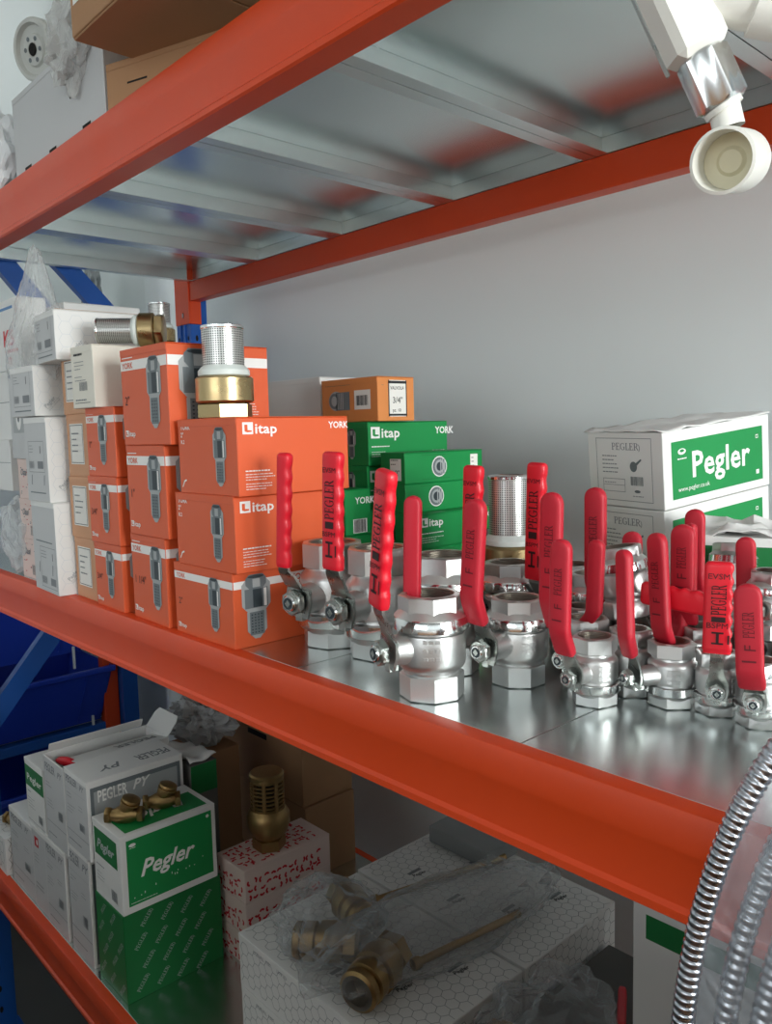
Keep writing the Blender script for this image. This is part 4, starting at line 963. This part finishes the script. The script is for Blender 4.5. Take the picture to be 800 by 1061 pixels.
brass_fitting('brass fitting with ridged collar lying with its open end forward, under clear film', (-.752, .615, ZH+.0325), (R(-90), 0, R(18)), 1.45)
brass_fitting('brass fitting lying deep in the crinkled bag at the left', (-.900, .625, ZH+.031), (R(-90), 0, R(-50)), 1.3)
brass_fitting('brass fitting behind the left one inside the crinkled bag', (-.862, .725, ZH+.031), (R(-90), 0, R(75)), 1.3)
for (lab, x, y, ln, a) in (('thin brass rod running back from the open-ended fitting', -.765, .73, .2, 8), ('thin brass rod lying further back under the film', -.92, .79, .26, 14)):
    b = MB(); b.tube([(0, 0, 0), (0, ln, 0)], .0055, BRASS_CAST, 12); b.lathe([(.008, -.002), (.009, .004), (.008, .010)], BRASS_CAST, 16, T=Matrix.Rotation(R(-90), 4, 'X'))
    o = b.build('brass_rod', loc=(x, y, ZH+.0095), rot=(0, 0, R(-a))); tag(o, lab, 'rod')
bag('clear_bag', 'crinkled clear plastic bag over brass fittings on the hexagon box', (-.885, .675, ZH+.042), .095, .075, .055, FILM2, 3, flat=-.040, amp=.2, sc=2.2, )
bag('long_clear_bag', 'long clear plastic sleeve over the rod and open-ended brass fitting', (-.775, .80, ZH+.040), .075, .23, .050, FILM2, 8, rz=R(-8), flat=-.038, amp=.14)
# right of hexagon boxes
carton('low_carton', 'low dark carton under the bagged yellow fittings on the bottom shelf', 'box', (-.46, .60, ZL), .19, .44, .115, mat('dark_grey_card', '5a5a58', .8), None)
for k, (x, y, a) in enumerate(((-.60, .70, 20), (-.575, .755, 100), (-.545, .70, 200))):
    brass_fitting('brass fitting inside the cloudy bag at the bottom right, %s' % ['nearest the hexagon box', 'at the back', 'furthest right'][k], (x, y, ZL+.1155+.022), (R(-90), 0, R(a)), .95, 'bagged brass fittings at the bottom right')
bag('cloudy_bag', 'cloudy plastic bag of yellow brass fittings right of the hexagon boxes', (-.565, .77, ZL+.163), .080, .11, .060, FILM2, 14, flat=-.046, amp=.22)
def strip(b, F, S, T, w, d, h): b.rect(F, w*.08, h*.80, w*.95, h*.862, GDARK, 1)
carton('green_striped_box', 'white box with a green stripe beneath the orange beam at bottom right', 'box', (-.25, .76, ZL), .195, .12, .45, WCARD, strip)
for k, (x, y, z, rx, rz) in enumerate(((-.56, .93, .63, 75, 30), (-.52, .88, .60, 60, -30), (-.50, .97, .60, 80, 80))):
    b = MB(); sleeve(b, [V3(0, 0, .09*i/24) for i in range(25)], V3(0, 1, 0), .024, .012, RED, True, False)
    o = b.build('red_valve_grip', loc=(x, y, ZL+.1235 if k != 0 else ZL+.137), rot=(R(85), 0, R(rz))); tag(o, 'red valve grip in the shadows at the bottom right, %s' % ['on top of the other two', 'nearest the hose coil', 'before the striped box'][k], 'valve handle', 'loose red valve grips at the bottom right')
# brown cartons at the back of the bottom shelf
def tapeb(b, F, S, T, w, d, h): b.rect(F, w*.4, h*.72, w*.62, h*.8, DARK, 1)
BGp = 'brown corrugated cartons at the back of the bottom shelf'
carton('brown_carton', 'brown corrugated carton at the rear, lower right one in the shadow', 'box', (-1.285, .93, ZL), .33, .13, .155, BROWN, None, group=BGp)
carton('brown_carton', 'brown corrugated carton with hand hole above the lower right one', 'box', (-1.290, .93, ZL+.156), .33, .13, .15, BROWN, tapeb, group=BGp)
carton('brown_carton', 'brown corrugated carton topmost just below the orange beam', 'box', (-1.38, .93, ZL+.307), .30, .13, .13, BROWN, None, group=BGp)
carton('brown_carton', 'brown corrugated carton standing nearest the blue post on the bottom shelf', 'box', (-1.70, .95, ZL), .12, .1, .25, BROWN, None, group=BGp)
carton('kraft_box', 'dull brown box with a plastic-topped lid behind the green carton', 'box', (-1.43, .75, ZL), .12, .12, .27, BROWN, None)
bag('crumpled_film', 'crumpled grey plastic film behind the stacked grey-lettered boxes', (-1.50, .82, ZL+.322), .085, .06, .05, film_mat('grey_film', (.5, .5, .5), .6, .3), 21, flat=-.05, amp=.4)
bag('clear_bag', 'clear plastic bag at the left edge of the middle shelf', (-1.585, .520, ZD+.072), .085, .036, .078, film_mat('bright_film', (.8, .83, .84), .30, .2), 31, flat=-.071, amp=.16)
def peak(p):
    k = max(0, min(1, (p.z+.08)/.2)); return Vector((p.x*(1-.75*k)+.03*k, p.y*(1-.7*k), p.z))
bag('clear_film_hood', 'peaked clear plastic film hood standing over the white boxes below the blue braces', (-1.415, .50, ZD+.440), .125, .045, .125, FILM, 41, amp=.12, fn=peak)

# ------------------------------------------------------------------ neighbouring rack with blue bins
nb = thing('side_rack', 'second blue and orange rack along the left wall holding blue bins', 'shelving rack', (-2.46, 1.05, 0))
q = MB(); q.cbox(-.02, .005, 0, .05, .055, 1.5, BLUE_PAINT, .001); q.build('upright_post', nb)
q = MB(); q.cbox(-.02, -.9, .475, .02, .0, .505, BLUE_PAINT, .002); q.cbox(-.02, -.9, .06, .02, .0, .09, BLUE_PAINT, .002); q.build('beam', nb)
q = MB(); q.cbox(-.012, -.045, .10, .022, .003, .90, ORANGE_PAINT, .002); q.build('beam_end_plate', nb)
q = MB(); q.cbox(-.5, -.9, .505, -.02, -.0, .51, GALV, .001); q.cbox(-.5, -.9, .09, -.02, 0, .095, GALV, .001); q.cbox(-.5, -.9, 1.68, -.02, .12, 1.70, GALV, .001); q.build('tray', nb)
def bin_(label, y0, y1, z0, h, x=-2.42):
    t = thing('storage_bin', label, 'storage bin', (x, (y0+y1)/2, z0), group='blue plastic storage bins on the side rack'); w = (y1-y0)/2
    b = MB(); n = 1
    def wall(p): b.add(p, [[0, 1, 2, 3], [7, 6, 5, 4], [0, 4, 5, 1], [1, 5, 6, 2], [2, 6, 7, 3], [3, 7, 4, 0]], BINBLUE)
    k = .035; D = .34; s = .004
    wall([V3(-k, -w+k, 0), V3(-k, w-k, 0), V3(0, w, h), V3(0, -w, h), V3(-k-s, -w+k, 0), V3(-k-s, w-k, 0), V3(-s, w, h), V3(-s, -w, h)])
    wall([V3(-k, -w+k, 0), V3(0, -w, h), V3(-D, -w, h), V3(-D+k, -w+k, 0), V3(-k, -w+k+s, 0), V3(0, -w+s, h), V3(-D, -w+s, h), V3(-D+k, -w+k+s, 0)])
    wall([V3(-k, w-k, 0), V3(0, w, h), V3(-D, w, h), V3(-D+k, w-k, 0), V3(-k, w-k-s, 0), V3(0, w-s, h), V3(-D, w-s, h), V3(-D+k, w-k-s, 0)])
    wall([V3(-D+k, -w+k, 0), V3(-D+k, w-k, 0), V3(-D, w, h), V3(-D, -w, h), V3(-D+k+s, -w+k, 0), V3(-D+k+s, w-k, 0), V3(-D+s, w, h), V3(-D+s, -w, h)])
    b.cbox(-D+k, -w+k, 0, -k, w-k, s, BINBLUE, .001)
    for yy in (-w*.7, w*.78): b.add([V3(.0, yy, h*.98), V3(-k, yy*.9, .01), V3(-k, yy*.9+.004, .01), V3(0, yy+.004, h*.98), V3(.005, yy, h*.98), V3(-k+.005, yy*.9, .01), V3(-k+.005, yy*.9+.004, .01), V3(.005, yy+.004, h*.98)], [[4, 5, 6, 7], [0, 4, 7, 3], [0, 1, 5, 4], [3, 7, 6, 2]], BINBLUE)
    b.build('bin_shell', t)
    q = MB(); q.cbox(-.004, -w-.006, h-.018, .010, w+.006, h, BINBLUE, .003); q.build('rim', t)
    for yy in (-w*.55, w*.82):
        q = MB(); q.cbox(-.03, yy, -.05, -.022, yy+.007, .02, WALL, .001); q.build('support_peg', t)
bin_('blue plastic bin on the side rack seen through the lower bay, lower one', .30, 1.03, .515, .175)
bin_('blue plastic bin on the side rack just below the orange beam, upper one', .28, .98, .745, .20)
bin_('blue plastic bin at the bottom left beneath the lowest orange beam', .30, .95, .14, .22)
b = MB(); blob(b, (0, 0, 0), .05, .03, .12, GREYPAINT, 5, amp=.3, sc=2.5); o = b.build('wrapped_bundle', loc=(-2.56, 1.09, 1.82)); tag(o, 'grey plastic-wrapped bundle standing on the side rack left of the white pipe', 'bundle')

# ------------------------------------------------------------------ top shelf
ZU = 1.82
def slots(b, F, S, T, w, d, h):
    for u in (w*.12, w*.42, w*.78): b.rect(F, u, .004, u+.028, .010, DARK, 1)
t = carton('white_corrugated_box', 'pale corrugated box with slots on the top shelf at upper left', 'box', (-1.062, .487, ZU), .345, .30, .125, WGREY, slots)
carton('lower_brown_carton', 'brown carton on the top shelf beneath the overhanging carton', 'box', (-.86, .553, ZU), .205, .25, .062, BROWN, lambda b, F, S, T, w, d, h: b.rect(F, w*.18, h*.5, w*.35, h*.54, DARK, 1), rz=R(19))
def blab(b, F, S, T, w, d, h):
    b.rect(F, w*.02, h*.15, w*.1, h*.5, BLUEINK, 1); b.rect(F, w*.02, h*.13, w*.1, h*.16, WHITE, 2)
t = carton('overhanging_carton', 'brown corrugated carton overhanging the upper orange beam', 'box', (-.60, .426, ZU+.0625), .41, .40, .26, BROWN, blab)
q = MB(); q.cbox(-.409, .001, -.003, -.21, .399, -.0003, BROWN, .001); q.build('bottom_flap', t)
q = MB(); q.cbox(-.207, .001, -.003, -.001, .399, -.0003, BROWN, .001); q.build('bottom_flap', t)
t = thing('round_strainer', 'round grey plastic strainer disc wrapped in film at the upper left corner', 'plumbing part', (-1.325, .50, ZU+.178), rot=(R(100), R(8), R(18)))
b = MB(); GP = mat('grey_white_plastic', 'c9cbc6', .4)
b.lathe([(.043, -.012), (.045, -.008), (.045, .004), (.042, .008), (.037, .008), (.034, .002), (.024, .001), (.022, .005), (.010, .006), (.008, .002)], GP, 40, cap0=True, cap1=True); b.build('rim', t)
b = MB(); b.lathe([(.009, .006), (.007, .0075), (.001, .0076)], DARK, 20, cap1=True)
for k in range(6): a = k*PI/3; b.lathe([(.0035, .0060), (.001, .0062)], PIC_M, 10, T=Matrix.Translation((.0165*math.cos(a), .0165*math.sin(a), 0)), cap1=True)
b.build('hub', t)
bag('crumpled_bag', 'crumpled clear bag draped on the pale corrugated box', (-1.145, .480, ZU+.115), .05, .026, .06, film_mat('bag_film', (.72, .72, .70), .35, .2), 51, amp=.35, sc=2.4)
bag('white_bag', 'white plastic bag hanging over the upper beam at the left edge', (-1.53, .50, ZU+.07), .075, .045, .08, mat('white_polythene', 'e3e6e8', .4), 61, amp=.15, flat=-.069)

# ------------------------------------------------------------------ hanging white fitting at upper right
def axis(p, q):
    p, q = Vector(p), Vector(q); d = (q-p); z = d.normalized(); return Matrix.Translation(p) @ z.to_track_quat('Z', 'Y').to_matrix().to_4x4(), d.length
CX = V3(.6757, .7368, 0); CU = V3(0, 0, 1); CD = V3(-.735, .671, -.1).normalized()
t = thing('float_valve_fitting', 'white plastic angle fitting with chrome nut hanging from the top shelf at the right', 'plumbing part', (-.211, .463, 1.552))
O = Vector(t.location)
def L_(u, v, d=0): return CX*u+CU*v+CD*d     # along the beam-to-wall diagonal, up, away
E0 = L_(-.001, -.006)
b = MB(); M, l = axis(E0+L_(-.014, -.008, -.018), E0+L_(.006, .002, .008)); 
b.lathe([(.0155, 0), (.0172, .0005), (.0172, l), (.0165, l+.004), (.012, l+.010), (.003, l+.013)], PVC, 32, T=M, cap1=True); b.lathe([(.0155, 0), (.0150, .004), (.0148, .018)], PVC, 32, T=M)
b.lathe([(.0147, .018), (.008, .019), (.006, .017), (.001, .0168)], CREAMP, 24, T=M, cap1=True)
M, l = axis(E0+L_(-.003, .0165), E0+L_(-.006, .028)); b.lathe([(.0085, 0), (.0085, l)], PVC, 24, T=M); b.build('elbow', t)
b = MB(); M, l = axis(E0+L_(-.0055, .026), E0+L_(-.010, .034)); b.lathe([(.0105, 0), (.0105, .003), (.009, .004)], PVC, 24, T=M, cap0=True, cap1=True)
M, l = axis(E0+L_(-.0065, .029), E0+L_(-.0195, .056)); b.hexring(.0245, 0, l, .0018, mat('satin_chrome', 'd2d4d4', .27, 1.0), T=M); b.build('chrome_nut', t)
b = MB(); M, l = axis(E0+L_(-.018, .054), E0+L_(-.045, .110)); 
b.lathe([(.0095, -.002), (.0095, .002)], STEEL, 20, T=M)
b.cbox(-.0125, -.016, .002, .0125, .014, l, PVC, .004, T=M); b.cbox(-.0128, -.0165, .002, -.0085, -.0155, l, STEEL, .0003, T=M); b.build('valve_block', t)
b = MB(); M, l = axis(E0+L_(-.020, .088), E0+L_(.030, .072, -.01)); b.lathe([(.014, 0), (.014, l*.55), (.0165, l*.56), (.0165, l), (.014, l), (.013, l-.012)], PVC, 28, T=M, cap0=True); b.lathe([(.013, l-.012), (.001, l-.012)], CREAMP, 24, T=M, cap1=True); b.build('side_socket', t)
b = MB(); p0 = E0+L_(-.045, .108); tgt = V3(-.20, .50, 1.86)-O
b.tube([p0, p0+L_(-.01, .04), p0.lerp(tgt, .6)+V3(0, -.035, .02), tgt+V3(0, -.03, .03), tgt, tgt+V3(.02, .06, -.035)], .010, PVC, 14); b.build('feed_pipe', t)

# ------------------------------------------------------------------ hose coil at right
HOSE = mat('galvanised_hose', 'b8bcc4', .28, 1.0, nscale=30, ncol=.1, nrough=.08)
coil = thing('hose_coil', 'coil of ribbed metal hose partly wrapped in film at the right edge', 'hose', (-.10, .45, .80))
O = Vector(coil.location)
def conduit(cx, cy, cz, a, bz, r, t0, t1, m, pitch, dd=0.0, name='hose_loop'):
    """one ellipse-shaped loop of ribbed hose"""
    pts = []; n = 400; ls = [0]; raw = []
    for i in range(n+1):
        th = R(t0+(t1-t0)*i/n); raw.append(V3(cx, cy, cz)+CX*(a*math.cos(th))+CU*(bz*math.sin(th))-V3(-.735, .671, 0)*(.14*max(0, math.cos(th))+dd))
    for i in range(1, n+1): ls.append(ls[-1]+(raw[i]-raw[i-1]).length)
    tot = ls[-1]; steps = int(tot/pitch)*5; k = 0; rr = []
    for j in range(steps+1):
        s = tot*j/steps
        while k < n-1 and ls[k+1] < s: k += 1
        f = (s-ls[k])/max(1e-9, ls[k+1]-ls[k]); pts.append(raw[k].lerp(raw[k+1], min(1, max(0, f))))
        rr.append(r*(1.0, 1.01, .99, .90, .90)[j % 5])
    q = MB(); q.tube([p-O for p in pts], r, m, 14, rfn=lambda i: rr[i]); return q.build(name, coil, sharp=32)
c0 = V3(0, 0, 1.4)+V3(-.735, .671, -.1)*.45
def cpt(px, py, d):
    v = V3(.67565595, .73682203, -.02413)*((px-400)/837.6)+V3(.05747, -.08528, -.9947)*((py-530.5)/837.6)+V3(-.73497, .67069, -.09997); return V3(0, 0, 1.4)+v*d
P = V3(-.111, .467, 1.056)   # centre of the outer loop
conduit(P.x, P.y, P.z, .121, .2245, .0060, -20, 265, HOSE, .0042)
for k in range(4):
    s = .0135+k*.013
    conduit(P.x+.6757*s-.0*k, P.y+.7368*s, P.z-.008-.006*k, .117, .216-.014*k, .0059, -20, 265, HOSE, .0052, dd=.6*s)
# wrap film around the inner loops
vs = []; fs = []; n, m_ = 60, 12
for i in range(n+1):
    th = R(-20+285*i/n)
    for j in range(m_):
        ph = 2*PI*j/m_; s = .036+.034*math.cos(ph); rr = .017*math.sin(ph)
        wob = 1+.10*noise.noise(V3(th*3, ph*1.5, 4))
        a = (.117+rr)*(1+(wob-1)*.3); bz = .2305-1.077*s+rr*wob
        p = P+CX*(a*math.cos(th)+s)+CU*(bz*math.sin(th)-.0018-.46*s)-V3(-.735, .671, 0)*(.14*max(0, math.cos(th))+.6*s); vs.append(p-O)
for i in range(n):
    for j in range(m_): q_ = (j+1) % m_; fs.append([i*m_+j, i*m_+q_, (i+1)*m_+q_, (i+1)*m_+j])
q = MB(); q.add(vs, fs, WRAP); q.build('wrapping_film', coil, sharp=60)
# the coil stands on a low trolley-like stool outside the lower right of view
t = thing('stool', 'plain stool holding the hose coil below the frame', 'stool', (-.03, .36, 0))
b = MB(); b.cbox(-.2, -.16, .76, .26, .09, .785, BROWN, .003); b.build('seat', t)
for x in (-.18, .22):
    for y in (-.14, .05): b = MB(); b.cbox(x, y, 0, x+.025, y+.025, .76, BROWN, .002); b.build('leg', t)

# ------------------------------------------------------------------ light
def area(name, loc, target, sx, sy, e, col=(1, 1, 1)):
    l = bpy.data.lights.new(name, 'AREA'); l.shape = 'RECTANGLE'; l.size = sx; l.size_y = sy; l.energy = e; l.color = col
    o = bpy.data.objects.new(name, l); COL.objects.link(o); o.location = loc
    o.rotation_euler = (Vector(target)-Vector(loc)).to_track_quat('-Z', 'Y').to_euler(); return o
area('window_light', (3.4, .42, 1.80), (-.6, .75, 1.4), 1.4, 1.3, 215, (.97, 1.0, .98))
area('front_fill_light', (.4, -3.2, 1.62), (-.8, .9, 1.45), 2.4, .7, 26, (.95, .98, 1.0))  # fill lamp added for frontal light on the wall and box fronts
w = bpy.data.worlds.new('w'); scene.world = w; w.use_nodes = True
nt = w.node_tree; bg = nt.nodes['Background']; bg.inputs[1].default_value = 1.7
tc = nt.nodes.new('ShaderNodeTexCoord'); sp = nt.nodes.new('ShaderNodeSeparateXYZ'); rp_ = nt.nodes.new('ShaderNodeValToRGB')
nt.links.new(tc.outputs['Generated'], sp.inputs[0])
mr = nt.nodes.new('ShaderNodeMapRange'); mr.inputs[1].default_value = -.1; mr.inputs[2].default_value = .50
nt.links.new(sp.outputs['Z'], mr.inputs[0]); nt.links.new(mr.outputs[0], rp_.inputs[0])
cr = rp_.color_ramp
cr.elements[0].color = (.01, .012, .012, 1); cr.elements[1].color = (.06, .065, .068, 1)
for p_, c_ in ((.13, (.01, .012, .012, 1)), (.20, (.84, .93, .94, 1)), (.50, (.84, .93, .94, 1)), (.64, (.07, .08, .08, 1))):
    e_ = cr.elements.new(p_); e_.color = c_
nt.links.new(rp_.outputs[0], bg.inputs[0])

# ------------------------------------------------------------------ camera
cam = bpy.data.cameras.new('camera'); co = bpy.data.objects.new('camera', cam); COL.objects.link(co); scene.camera = co
cam.sensor_fit = 'VERTICAL'; cam.sensor_height = 36; cam.lens = 837.6/1061*36; cam.clip_start = .02
rt = Vector((.67565595, .73682203, -.02413172)); up = Vector((-.05747463, .0852809, .99469786)); bk = Vector((.73497327, -.67068656, .09996912))
M = Matrix.Identity(4)
for i in range(3): M[i][0] = rt[i]; M[i][1] = up[i]; M[i][2] = bk[i]
M.translation = Vector((0, 0, 1.4)); co.matrix_world = M
vs_ = scene.view_settings; vs_.view_transform = 'Standard'; vs_.look = 'None'; vs_.exposure = -0.28; vs_.gamma = 1; vs_.use_curve_mapping = False
